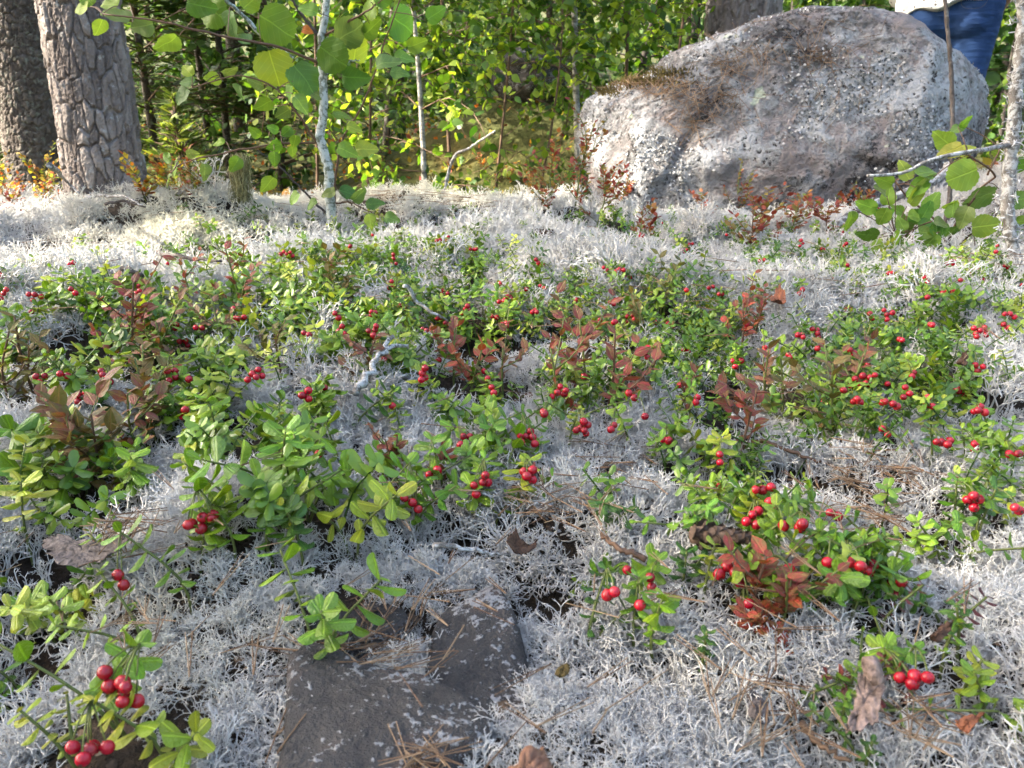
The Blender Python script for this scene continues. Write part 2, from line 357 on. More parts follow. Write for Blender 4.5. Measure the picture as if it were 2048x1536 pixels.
# ------------------------------------------------------------------ ground
def grid_mesh(name, xs, ys, dz=0):
    X, Y = np.meshgrid(xs, ys, indexing='ij'); Z = terrain(X, Y) + dz
    V = np.stack([X, Y, Z], -1).reshape(-1, 3); nx, ny = X.shape
    i, j = np.meshgrid(np.arange(nx - 1), np.arange(ny - 1), indexing='ij')
    F = np.stack([i * ny + j, (i + 1) * ny + j, (i + 1) * ny + j + 1, i * ny + j + 1], -1).reshape(-1, 4)
    return fast_mesh(name, V, F)
ext = lambda a, b: np.concatenate([a - np.geomspace(120, .2, 16), np.linspace(a, b, 200), b + np.geomspace(.2, 120, 16)])
xs = ext(-3.2, 3.2); ys = np.concatenate([-np.geomspace(60, .3, 12), np.linspace(0, 5, 200), 5 + np.geomspace(.06, 60, 46)])
g = link("ground", grid_mesh("ground", xs, ys), M['soil']); g["kind"] = "structure"
g.data.materials.append(M['floor'])
pc = np.zeros(len(g.data.polygons) * 3); g.data.polygons.foreach_get("center", pc); pc = pc.reshape(-1, 3)
g.data.polygons.foreach_set("material_index", ((pc[:, 1] > 3.3) | (abs(pc[:, 0]) > 2.4)).astype(np.int32))

# ------------------------------------------------------------------ the person behind the boulder
def blob(parts, vox, name):
    """one skin from tapered capsules: ((p0),(p1), r0, r1, flatten) """
    bm = bmesh.new()
    for p0, p1, r0, r1, sx, sy in parts:
        p0 = Vector(p0); p1 = Vector(p1); n = 10
        for i in range(n + 1):
            f = i / n; m = Matrix.Translation(p0.lerp(p1, f)) @ Matrix.Diagonal((sx, sy, 1, 1)) @ Matrix.Scale(r0 + (r1 - r0) * f, 4); bmesh.ops.create_icosphere(bm, subdivisions=3, radius=1, matrix=m)
    me = bpy.data.meshes.new(name); bm.to_mesh(me); bm.free(); o = bpy.data.objects.new(name, me); COL.objects.link(o)
    md = o.modifiers.new("r", 'REMESH'); md.mode = 'VOXEL'; md.voxel_size = vox; ms = o.modifiers.new("s", 'SMOOTH'); ms.iterations = 5; ms.factor = .5
    dg = bpy.context.evaluated_depsgraph_get(); dg.update(); me2 = bpy.data.meshes.new_from_object(o.evaluated_get(dg)); bpy.data.objects.remove(o); bpy.data.meshes.remove(me)
    me2.polygons.foreach_set("use_smooth", np.ones(len(me2.polygons), bool)); me2.name = name; return me2
def person():
    Y = 3.72; hip = on_plane(1900, 20, Y); g = -.16; base = Vector((hip.x, Y, g)); t = thing("person", "person in blue jeans and white speckled blouse standing behind the boulder", "person", base); t.rotation_euler = (0, 0, math.radians(-28))
    # +Y faces away from the camera
    body = [((0, 0, 1.36), (0, 0, 1.0), .13, .13, 1.25, .8), ((0, .01, 1.0), (0, 0, .92), .125, .15, 1.15, .85), ((-.15, 0, 1.36), (.15, 0, 1.36), .065, .065, 1, 1), ((0, 0, 1.4), (0, .02, 1.52), .055, .05, 1, 1), ((0, .03, 1.58), (0, .05, 1.66), .085, .095, .85, 1), ((0, .125, 1.60), (0, .145, 1.575), .014, .018, 1, 1)]
    for s in (-1, 1):
        body += [((s * .10, 0, .90), (s * .10, .01, .48), .095, .06, 1, 1), ((s * .10, .01, .48), (s * .10, -.01, .09), .058, .038, 1, 1), ((s * .10, -.02, .04), (s * .11, .14, .03), .038, .034, 1, 1), ((s * .19, 0, 1.36), (s * .25, -.02, 1.08), .05, .038, 1, 1), ((s * .25, -.02, 1.08), (s * .21, .14, .92), .037, .026, 1, 1), ((s * .205, .15, .91), (s * .19, .20, .88), .028, .03, .6, 1), ((s * .08, .03, 1.6), (s * .085, .03, 1.63), .012, .018, 1, 1)]
        for k in range(4): body.append(((s * (.185 + .004 * k), .215, .90 - .018 * k), (s * (.165 + .006 * k), .25 - .008 * abs(k - 1.5), .875 - .018 * k), .0095, .0085, 1, 1))
        body.append(((s * .17, .185, .90), (s * .145, .21, .91), .011, .009, 1, 1))
    link("body", blob(body, .008, "body"), M['skin'], t)
    j = [((0, .0, 1.02), (0, 0, .95), .135, .165, 1.08, .82), ((0, 0, .95), (0, 0, .88), .168, .165, 1.08, .85)]
    for s in (-1, 1): j += [((s * .075, -.055, .90), (s * .08, -.045, .83), .095, .095, 1, 1), ((s * .098, -.005, .88), (s * .10, .01, .50), .108, .074, 1, 1.02), ((s * .10, .01, .50), (s * .10, -.005, .10), .072, .052, 1, 1.05)]
    jm = blob(j, .008, "jeans")
    co = np.zeros(len(jm.vertices) * 3); jm.vertices.foreach_get("co", co); co = co.reshape(-1, 3)
    n = .006 * fbm(co[:, 0] * 8 + 3, co[:, 2] * 26 + co[:, 0] * 18, 3) + .008 * fbm(co[:, 0] * 5 + co[:, 1] * 4, co[:, 2] * 40 + co[:, 0] * 30 + 9, 2) * np.exp(-((co[:, 2] - .80) / .08) ** 2); nm = np.zeros(len(co) * 3); jm.vertices.foreach_get("normal", nm); co = co + nm.reshape(-1, 3) * n[:, None]; jm.vertices.foreach_set("co", co.ravel().astype(np.float32)); jm.update()
    jo = link("jeans", jm, M['denim'], t); bv = BVHTree.FromPolygons([tuple(c) for c in co], [tuple(p.vertices) for p in jm.polygons])
    for pts in ([(.0, -.3, 1.02), (.0, -.3, .95), (.0, -.3, .90), (0, -.25, .84), (0, -.2, .80)], [(-.3, -.03, 1.0), (-.3, -.03, .8), (-.3, 0, .6), (-.3, 0, .4)], [(.3, -.03, 1.0), (.3, -.03, .8), (.3, 0, .6), (.3, 0, .4)], [(.04, -.3, .985), (.13, -.3, .98), (.13, -.3, .88), (.085, -.3, .86), (.04, -.3, .88), (.04, -.3, .985)], [(-.04, -.3, .985), (-.13, -.3, .98), (-.13, -.3, .88), (-.085, -.3, .86), (-.04, -.3, .88), (-.04, -.3, .985)]):
        Q = [bv.find_nearest(Vector(p))[0] for p in spline(pts, 24)] if abs(pts[0][0]) > .2 else [(bv.ray_cast(Vector(p) + Vector((0, -.4, 0)), Vector((0, 1, 0)))[0] or Vector(p)) for p in spline(pts, 24)]
        V, F = tube(Q, .0009, 5); link("seam", MB().add(V, F).mesh("seam"), M['thread'], jo)
    bl = [((0, 0, 1.37), (0, 0, 1.05), .135, .15, 1.28, .85), ((0, 0, 1.05), (0, -.005, .90), .155, .195, 1.12, .92), ((-.16, 0, 1.36), (.16, 0, 1.36), .075, .075, 1, 1)]
    for s in (-1, 1): bl += [((s * .19, 0, 1.36), (s * .25, -.02, 1.08), .065, .055, 1, 1), ((s * .25, -.02, 1.08), (s * .215, .12, .94), .055, .045, 1, 1)]
    bm_ = blob(bl, .010, "blouse"); c = np.zeros(len(bm_.vertices) * 3); bm_.vertices.foreach_get("co", c); c = c.reshape(-1, 3); hem = .885 + .22 * c[:, 0] + .012 * np.sin(c[:, 0] * 40)
    low = (c[:, 2] < hem) & (abs(c[:, 0]) < .23) ; c[low, 2] = hem[low] + (c[low, 2] - hem[low]) * .12; c[:, 2] += 0; bm_.vertices.foreach_set("co", c.ravel().astype(np.float32)); bm_.update(); link("blouse", bm_, M['blouse'], t)
    link("hair", blob([((0, -.005, 1.60), (0, .02, 1.69), .095, .10, .95, 1), ((0, -.05, 1.6), (0, -.07, 1.42), .075, .05, 1.1, .6)], .01, "hair"), M['hair'], t)
    for s in (-1, 1): link("shoe", blob([((s * .10, -.03, .05), (s * .11, .15, .035), .05, .042, 1, 1)], .009, "shoe"), M['shoe'], t)
    for s in (-1, 1): link("eye", blob([((s * .032, .128, 1.635), (s * .032, .129, 1.635), .012, .012, 1, 1)], .004, "eye"), M['shoe'], t)
person()

# stones that show at the front edge: outline of the top face in photo pixels, height over the soil
STONES = [
    ("dark flat stone with pale lichen specks at the bottom edge", [(590, 1372), (640, 1340), (760, 1352), (850, 1366), (940, 1392), (990, 1420), (960, 1470), (905, 1520), (860, 1600), (590, 1610), (578, 1500)], .013),
    ("rounded dark grey stone under overhanging white lichen", [(850, 1310), (880, 1262), (940, 1222), (1000, 1232), (1048, 1290), (1058, 1345), (1020, 1385), (960, 1372), (890, 1345)], .024),
    ("flat grey stone slab below the lone green rosette", [(610, 1190), (690, 1165), (770, 1190), (815, 1240), (800, 1300), (730, 1322), (640, 1310)], .008)]
def stone(label, poly, hgt):
    P = np.array([at(x, y, hgt)[:] for x, y in poly]); c = P.mean(0); c[2] = tz(c[0], c[1])
    ring = spline(list(P) + [P[0]], 49)[:-1, :2]; zt = c[2] + hgt
    out = []; n = len(ring); cc = ring.mean(0); levels = [(1.06, -.03), (1.05, -.008), (1.02, -.003), (.985, 0), (.95, .001), (.88, .0018), (.8, .0022), (.72, .0024), (.64, .0025), (.56, .0025), (.47, .0025), (.38, .0026), (.28, .0028), (.15, .003)]
    for s, dz in levels:
        q = cc + (ring - cc) * s
        j = .004 * fbm(q[:, 0] * 70, q[:, 1] * 70, 3) + .014 * fbm(q[:, 0] * 17, q[:, 1] * 17, 2)
        side = 1 + .09 * fbm(q[:, 0] * 40 + 9 * dz, q[:, 1] * 40)
        q = cc + (q - cc) * side[:, None]; out.append(np.column_stack([q, zt + dz + j * (dz > -.005)]))
    V = np.concatenate(out + [[[cc[0], cc[1], zt + .003]]]); i, j = np.meshgrid(np.arange(len(levels) - 1), np.arange(n), indexing='ij'); j2 = (j + 1) % n
    F = np.stack([i * n + j, i * n + j2, (i + 1) * n + j2, (i + 1) * n + j], -1).reshape(-1, 4)
    b = MB(); b.add(V, F); k = (len(levels) - 1) * n; b.F.append(np.stack([k + np.arange(n), k + (np.arange(n) + 1) % n, np.full(n, len(V) - 1)], -1))
    o = link("stone", b.mesh("stone", True, c), M['slate']); o.location = c; tag(o, label, "stone", "stones showing between the lichen"); return o
for s in STONES: stone(*s)

# ------------------------------------------------------------------ reindeer lichen: tufts instanced over the ground
def tuft(seed, trunks, L0, levels, ang, ratio, r0, spread, droop=0.0, kids=(2, 3), tipspikes=3):
    r = random.Random(seed); A = []; B = []; RA = []; RB = []
    def grow(p, d, L, rad, lev):
        d = (d + Vector((r.gauss(0, .12), r.gauss(0, .12), r.gauss(0, .12) - droop * (levels - lev) * .1))).normalized()
        m = p + d * L * .55
        d2 = (d + Vector((r.gauss(0, .22), r.gauss(0, .22), r.gauss(0, .22)))).normalized(); e = m + d2 * L * .45
        A.append(p); B.append(m); RA.append(rad); RB.append(rad * .92); A.append(m); B.append(e); RA.append(rad * .92); RB.append(rad * .8)
        if lev == 0:
            for k in range(tipspikes):
                q = (d2 + Vector((r.gauss(0, .6), r.gauss(0, .6), r.gauss(0, .6) - droop * .3))).normalized()
                A.append(e); B.append(e + q * L * .6); RA.append(rad * .75); RB.append(rad * .2)
            return
        k = r.randint(*kids); a0 = r.random() * 6.3; ortho = d2.orthogonal().normalized()
        for q in range(k):
            ax = Matrix.Rotation(a0 + q * 2 * PI / k + r.gauss(0, .3), 3, d2) @ ortho
            nd = Matrix.Rotation(ang * r.uniform(.5, 1.25), 3, ax) @ d2
            grow(e, nd, L * ratio * r.uniform(.8, 1.2), rad * .8, lev - 1)
        if lev < levels and r.random() < .5:                       # a short side branchlet
            nd = Matrix.Rotation(r.uniform(.7, 1.2), 3, Matrix.Rotation(r.random() * 6.3, 3, d2) @ ortho) @ d2
            A.append(m); B.append(m + nd * L * .5); RA.append(rad * .6); RB.append(rad * .2)
    for t in range(trunks):
        a = r.random() * 6.3; q = math.sqrt(r.random()) * spread
        grow(Vector((math.cos(a) * q * .6, math.sin(a) * q * .6, -.006)), Vector((math.cos(a) * q * 16, math.sin(a) * q * 16, 1)).normalized(), L0 * r.uniform(.85, 1.15), r0, levels)
    V, F = segments(np.array(A), np.array(B), np.array(RA), np.array(RB))
    b = MB().add(V, F); return b.mesh("lichen_tuft", False)
lich_col = bpy.data.collections.new("lichen_tufts")
def variant(me):
    me.materials.append(M['lichen']); o = bpy.data.objects.new("lichen_tuft_%02d" % len(lich_col.objects), me); lich_col.objects.link(o)
for k in range(5): variant(tuft(10 + k, 4, .0135, 4, .62, .73, .00105, .010, kids=(2, 2), tipspikes=3))             # 0-4 branched
for k in range(4): variant(tuft(30 + k, 5, .0120, 3, .85, .72, .00088, .011, kids=(2, 3), tipspikes=4))             # 5-8 dense star tips
for k in range(3): variant(tuft(50 + k, 5, .0215, 3, .50, .62, .00105, .011, droop=.5, kids=(2, 2)))               # 9-11 long strands, drooping tips

BARE = [  # px, py, rx, ry: dark litter gaps where little lichen grows
    (1720, 960, 110, 32), (1210, 930, 45, 35), (1560, 1430, 60, 35), (1830, 1420, 35, 35), (470, 840, 60, 40), (255, 1255, 40, 40), (1800, 1040, 60, 30),
    (1660, 600, 50, 30), (110, 500, 100, 25), (730, 1322, 130, 28), (90, 1050, 60, 30), (560, 870, 80, 40), (620, 1110, 60, 30), (1080, 1000, 50, 25)]
def lichen_points():
    out = []
    for (r0, r1, sp) in [(.22, .5, .0098), (.5, .8, .0128), (.8, 1.2, .0190), (1.2, 1.8, .028), (1.8, 3.1, .040)]:
        w = r1 * .70 + .45; X, Y = np.meshgrid(np.arange(-w, w, sp), np.arange(r0, r1, sp))
        X = X + rng.uniform(-.6, .6, X.shape) * sp; Y = Y + rng.uniform(-.6, .6, Y.shape) * sp
        ok = abs(X) < Y * .70 + .40
        out.append(np.column_stack([X[ok], Y[ok], np.full(ok.sum(), sp)]))
    P = np.concatenate(out); x, y, sp = P.T; z = terrain(x, y); px, py, w = project(np.column_stack([x, y, z + .02]))
    keep = np.ones(len(x), bool)
    for _, poly, h in STONES:
        c = np.mean(poly, 0); keep &= ~inpoly(*project(np.column_stack([x, y, z + h]))[:2], [tuple(c + (np.array(q) - c) * (.89 + .14 * random.random())) for q in poly])
    for bx, by, rx, ry in BARE:
        q = ((px - bx) / rx) ** 2 + ((py - by) / ry) ** 2
        keep &= ~((q < 1) & (rng.random(len(x)) < .93 * (1 - q * q)))
    nz = fbm(x * 9 + 40, y * 9, 3); keep &= ~((nz < -.20) & (rng.random(len(x)) < .8))
    nz2 = fbm(x * 22 + 11, y * 22, 2); keep &= ~((cushion(x, y) > np.where(y < .6, .74, .64) + .25 * nz2) & (rng.random(len(x)) < .85))
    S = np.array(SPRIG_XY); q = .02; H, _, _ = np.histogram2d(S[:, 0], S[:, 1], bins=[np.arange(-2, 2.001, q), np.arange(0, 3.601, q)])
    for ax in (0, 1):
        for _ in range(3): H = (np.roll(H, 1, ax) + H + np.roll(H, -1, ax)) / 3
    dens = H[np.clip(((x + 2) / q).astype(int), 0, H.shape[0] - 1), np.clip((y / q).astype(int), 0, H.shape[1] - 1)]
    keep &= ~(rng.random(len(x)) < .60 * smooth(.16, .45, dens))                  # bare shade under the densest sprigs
    keep &= ~((((x - .77) / .62) ** 2 + ((y - 2.86) / .3) ** 2) < 1)            # under the boulder
    keep &= ~((((x + 1.47) / .16) ** 2 + ((y - 2.8) / .16) ** 2) < 1)
    keep &= ~((y > 2.75) & (rng.random(len(x)) < .5))
    return x[keep], y[keep], z[keep], sp[keep], px[keep], py[keep], w[keep]
def build_lichen():
    x, y, z, sp, px, py, w = lichen_points(); n = len(x); e = .02
    gx = (terrain(x + e, y) - terrain(x - e, y)) / (2 * e); gy = (terrain(x, y + e) - terrain(x, y - e)) / (2 * e)
    lean = .26; tx = rng.normal(0, lean, n) + gy * -.5 * -1; ty = rng.normal(0, lean, n) + gx * .5
    rot = np.column_stack([-gy * .6 * -1 + rng.normal(0, lean, n), gx * .6 + rng.normal(0, lean, n), rng.uniform(0, 2 * PI, n)])
    # patches of tuft types
    kind = fbm(x * 4.5 + 7, y * 4.5 - 3, 3) + rng.normal(0, .05, n)
    idx = np.where(kind < -.05, rng.integers(0, 5, n), np.where(kind < .09, rng.integers(5, 9, n), rng.integers(9, 12, n)))
    cream = np.exp(-(((px - 360) / 170) ** 2 + ((py - 440) / 60) ** 2)) + .7 * np.exp(-(((px - 820) / 260) ** 2 + ((py - 390) / 40) ** 2)) + .35 * np.exp(-(((px - 380) / 200) ** 2 + ((py - 1230) / 160) ** 2))
    idx = np.where(cream > .35, rng.integers(5, 9, n), idx)
    # flattened streaming strands right of the centre
    flat = (((px - 1180) / 190) ** 2 + ((py - 1110) / 120) ** 2) < 1
    idx = np.where(flat, rng.integers(9, 12, n), idx)
    scl = np.clip(.62 + (w - .42) * .60, .58, 1.3) * rng.uniform(.75, 1.25, n) * (1 + 1.0 * fbm(x * 7, y * 7 + 30, 2))
    dirx = np.where(px > 1120, .9, -.6)
    rot[flat, 0] = 1.0 + rng.normal(0, .18, flat.sum()); rot[flat, 1] = 0; rot[flat, 2] = np.where(px[flat] > 1130, .65, -.55) + rng.normal(0, .3, flat.sum())
    base = np.array([.63, .605, .57]); warm = np.array([.66, .625, .46]); grey = np.array([.50, .478, .45])
    g_ = np.clip(.5 + 1.6 * fbm(x * 3 + 90, y * 3, 3) + rng.normal(0, .12, n), 0, 1)[:, None]
    c = np.clip(cream + rng.normal(0, .08, n), 0, 1)[:, None]
    tint = (base * (1 - g_) + grey * g_) * (1 - c) + warm * c; tint *= rng.uniform(.85, 1.12, (n, 1))
    me = bpy.data.meshes.new("reindeer_lichen"); me.vertices.add(n)
    me.vertices.foreach_set("co", np.column_stack([x, y, z]).astype(np.float32).ravel())
    a = me.attributes.new("rot", 'FLOAT_VECTOR', 'POINT'); a.data.foreach_set("vector", rot.astype(np.float32).ravel())
    a = me.attributes.new("scl", 'FLOAT', 'POINT'); a.data.foreach_set("value", scl.astype(np.float32))
    a = me.attributes.new("idx", 'INT', 'POINT'); a.data.foreach_set("value", idx.astype(np.int32))
    a = me.attributes.new("tint", 'FLOAT_COLOR', 'POINT'); a.data.foreach_set("color", np.column_stack([np.clip(tint, 0, .8), np.ones(n)]).astype(np.float32).ravel())
    o = link("reindeer_lichen", me, M['lichen']); o["kind"] = "stuff"; o["label"] = "pale branching reindeer lichen carpeting the whole forest floor"; o["category"] = "lichen"
    ng = bpy.data.node_groups.new("lichen_scatter", 'GeometryNodeTree')
    ng.interface.new_socket("Geometry", in_out='INPUT', socket_type='NodeSocketGeometry'); ng.interface.new_socket("Geometry", in_out='OUTPUT', socket_type='NodeSocketGeometry')
    nd = ng.nodes; gi = nd.new("NodeGroupInput"); go = nd.new("NodeGroupOutput")
    iop = nd.new("GeometryNodeInstanceOnPoints"); ci = nd.new("GeometryNodeCollectionInfo"); ci.inputs[0].default_value = lich_col
    ci.inputs['Separate Children'].default_value = True; ci.inputs['Reset Children'].default_value = True
    def attr(nm, t):
        q = nd.new("GeometryNodeInputNamedAttribute"); q.data_type = t; q.inputs[0].default_value = nm; return q.outputs[0]
    e2r = nd.new("FunctionNodeEulerToRotation"); L = ng.links.new
    L(gi.outputs[0], iop.inputs['Points']); L(ci.outputs[0], iop.inputs['Instance']); iop.inputs['Pick Instance'].default_value = True
    L(attr('idx', 'INT'), iop.inputs['Instance Index']); L(attr('rot', 'FLOAT_VECTOR'), e2r.inputs[0]); L(e2r.outputs[0], iop.inputs['Rotation']); L(attr('scl', 'FLOAT'), iop.inputs['Scale'])
    L(iop.outputs[0], go.inputs[0]); md = o.modifiers.new("scatter", 'NODES'); md.node_group = ng
    print("lichen tufts", n)

# ------------------------------------------------------------------ leaf shapes (unit length along +Y, normal +Z)
def leaf_grid(prof, nu=2, cup=.25, bend=.18, fold=.0, wave=0.0, seed=0, ts=None):
    r = np.random.default_rng(seed); nt_ = len(prof); us = np.linspace(-1, 1, 2 * nu + 1); V = []
    for i, w in enumerate(prof):
        t = i / (nt_ - 1) if ts is None else ts[i]
        for u in us:
            V.append((u * w, t, -cup * (u * w) ** 2 * 4 * .5 + fold * abs(u) * w - bend * t * t + wave * r.normal()))
    k = len(us); F = [(i * k + j, i * k + j + 1, (i + 1) * k + j + 1, (i + 1) * k + j) for i in range(nt_ - 1) for j in range(k - 1)]
    return np.array(V), np.array(F)
OBOV = [.02, .115, .195, .25, .275, .25, .175, .05]; OBT = [0, .12, .28, .46, .64, .81, .93, .99]; OVATE = [.03, .20, .29, .29, .22, .12, .01]; BIRCH = [.03, .27, .34, .26, .13, .01]
def leaf_mesh(name, shape, mat, **k):
    V, F = leaf_grid(shape, **k); me = MB().add(V, F).mesh(name); me.materials.append(mat); return me
LING = [leaf_mesh("lingonberry_leaf", OBOV, M['lingon'], ts=OBT, cup=c, bend=b, seed=s, wave=.004) for s, (c, b) in enumerate([(.9, .12), (.6, .25), (1.1, .05), (.7, -.06)])]
BILB = [leaf_mesh("bilberry_leaf", OVATE, M['bilberry'], cup=c, bend=b, seed=s, wave=.01, fold=f) for s, (c, b, f) in enumerate([(.2, .15, .1), (-.2, .05, .25), (.4, .3, 0)])]
def aspen_leaf_mesh(seed, tip=0.0):
    r = np.random.default_rng(seed); nb = 44; V = [(0, .48, .0)]; rings = [.35, .7, 1.0]
    for q in rings:
        for k in range(nb):
            a = 2 * PI * k / nb; rr = .49 * (1 + .06 * math.cos(2 * a)) + (.03 * max(0, math.sin(a)) ** 6) - .07 * max(0, -math.sin(a)) ** 14
            if q == 1.0: rr *= 1 + (.035 if k % 2 else -.025) + r.normal() * .012
            rr *= 1 + tip * .55 * max(0, math.sin(a)) ** 9; x = math.cos(a) * rr * q * (1.02 - .22 * tip); y = .48 + math.sin(a) * rr * q * (1 - .12 * tip)
            V.append((x, y, .10 * abs(x) + .05 * math.sin(x * 7 + seed) * q - .22 * (y - .3) ** 2 + .03 * math.sin(y * 9 + seed)))
    F = [];
    for k in range(nb): F.append((0, 1 + k, 1 + (k + 1) % nb))
    for i in range(len(rings) - 1):
        for k in range(nb):
            a, b = 1 + i * nb + k, 1 + i * nb + (k + 1) % nb; F += [(a, a + nb, b + nb), (a, b + nb, b)]
    me = MB().add(np.array(V), np.array(F)).mesh("aspen_leaf"); me.materials.append(M['aspen']); return me
ASPEN = [aspen_leaf_mesh(s) for s in range(4)]; ASPEN_SMALL = [aspen_leaf_mesh(s, 1.0) for s in range(4, 8)]
def berry_mesh():
    b = MB(); nu, nv = 14, 9; V = []
    for i in range(nv + 1):
        th = PI * i / nv; rr = .5 * math.sin(th); zz = .46 * math.cos(th) + (.05 if i == nv else 0)
        for k in range(nu): V.append((max(rr, .01) * math.cos(2 * PI * k / nu), max(rr, .01) * math.sin(2 * PI * k / nu), zz))
    F = [(i * nu + k, (i + 1) * nu + k, (i + 1) * nu + (k + 1) % nu, i * nu + (k + 1) % nu) for i in range(nv) for k in range(nu)]
    me = b.add(V, F).mesh("berry"); me.materials.append(M['berry']); return me
def calyx_mesh():
    V = [(0, 0, -.46)]; n = 10
    for k in range(n):
        a = 2 * PI * k / n; r = .19 if k % 2 else .10; V.append((r * math.cos(a), r * math.sin(a), -.475 if k % 2 else -.49))
    me = MB().add(np.array(V), np.array([(0, 1 + (k + 1) % n, 1 + k) for k in range(n)])).mesh("calyx"); me.materials.append(M['calyx']); return me
BERRY, CALYX = berry_mesh(), calyx_mesh()

# ------------------------------------------------------------------ labels that single a plant out: look first, then rank by distance to a thing one can find
LAND = []
REG = []
WORDS = ["no", "one", "two", "three", "four", "five", "six", "seven", "eight", "nine"]
ORD = ["nearest", "second nearest", "third nearest", "fourth nearest", "fifth nearest", "sixth nearest", "seventh nearest", "eighth nearest", "ninth nearest", "tenth nearest",
       "eleventh nearest", "twelfth nearest", "thirteenth nearest", "fourteenth nearest", "fifteenth nearest", "sixteenth nearest", "seventeenth nearest", "eighteenth nearest", "nineteenth nearest", "twentieth nearest"]
def landmark(name, loc): LAND.append((name, Vector(loc)))
def finish_labels():
    used = {}
    for o, desc in REG:
        p = o.location; best = sorted(LAND, key=lambda q: (q[1] - p).length)[0]
        used.setdefault((desc, best[0]), []).append(((best[1] - p).length, o))
    for (desc, lm), lst in used.items():
        lst.sort(key=lambda q: q[0])
        for k, (_, o) in enumerate(lst):
            o["label"] = f"{desc} {ORD[min(k, 19)]} to the {lm}" if len(lst) > 1 else f"{desc} close to the {lm}"

# ------------------------------------------------------------------ lingonberry
GREENS = {'bright green': (.135, .235, .014), 'dark green': (.042, .105, .012), 'yellow-green': (.21, .265, .018), 'grass green': (.085, .180, .012), 'maroon': (.085, .018, .018)}
def jitter(c, s=.22):
    k = random.uniform(1 - s, 1 + s); return (c[0] * k * random.uniform(.85, 1.2), c[1] * k, c[2] * k * random.uniform(.8, 1.2), 1)
def lingon_spec(r, h, L, lean, n):
    """stem path and leaf list (pos, dir, up, length) relative to the base"""
    tip = Vector((lean[0], lean[1], h)); mid = tip * .5 + Vector((-lean[0] * .25, -lean[1] * .25, 0)) + Vector((r.gauss(0, .06) * h, r.gauss(0, .06) * h, 0))
    path = spline([(0, 0, -.01), mid, tip], 7); leaves = []; a = r.random() * 6.3
    for k in range(n):
        f = (k / max(1, n - 1)); t = .42 + .58 * (1 - (1 - f) ** 1.35); q = t * 6; i = min(5, int(q)); u = q - i
        p = Vector(path[i] * (1 - u) + path[i + 1] * u); ax = Vector(path[i + 1] - path[i]).normalized()
        a += 2.4 + r.gauss(0, .25); o = ax.orthogonal().normalized(); out = Matrix.Rotation(a, 3, ax) @ o
        el = math.radians(r.uniform(-8, 22) + 30 * f ** 4); d = (out * math.cos(el) + ax * math.sin(el)).normalized()
        ln = L * r.uniform(.75, 1.1) * (.72 + .5 * math.sin(min(1, f * 1.1) * 2.6))
        if f > .93: ln *= .72
        leaves.append((p, d, (ax * .9 + Vector((0, 0, .6)) - out * .25).normalized(), ln))
    return path, leaves
def mat_from(d, up, p, s):
    x = d.cross(up); x = x.normalized() if x.length > 1e-5 else d.orthogonal().normalized(); z = x.cross(d)
    m = Matrix((x, d, z)).transposed().to_4x4(); return Matrix.Translation(p) @ m @ Matrix.Scale(s, 4)
def put(name, me, parent, mw, color):
    o = bpy.data.objects.new(name, me); COL.objects.link(o); o.parent = parent; o.matrix_basis = mw; o.color = color; return o
def berries(parent, r, c, n, dia, toward):
    """a drooping cluster round c (relative to the plant base)"""
    pts = [c.copy()]; tries = 0
    while len(pts) < n and tries < 600:
        tries += 1; q = r.choice(pts); d = Vector((r.gauss(0, 1), r.gauss(-.3, .8), r.gauss(-.15, .8))).normalized(); p = q + d * dia * r.uniform(.93, 1.02)
        if (p - c).length < dia * (.75 + .28 * n ** .6) and all((p - q2).length > dia * .90 for q2 in pts): pts.append(p)
    for p in pts:
        ax = (Vector((r.gauss(0, .5), -.75 + r.gauss(0, .4), -.55 + r.gauss(0, .4)))).normalized()
        q = (-ax).to_track_quat('Z', 'Y').to_matrix().to_4x4(); s = dia * r.uniform(.86, 1.1)
        k = r.uniform(.7, 1.2); red = (.29 * k, .004 * k * r.uniform(.6, 1.8), .013 * k, 1)
        b = put("berry", BERRY, parent, Matrix.Translation(p) @ q @ Matrix.Scale(s, 4), red)
        if dia * FPX / parent.location.length > 15: put("calyx", CALYX, b, Matrix.Identity(4), (1, 1, 1, 1))
    return pts
JOIN = MB(); SPRIG_XY = []
TV, TF = leaf_grid(OBOV[::2] + [.05], nu=1, cup=.8, bend=.12, ts=OBT[::2] + [.99])
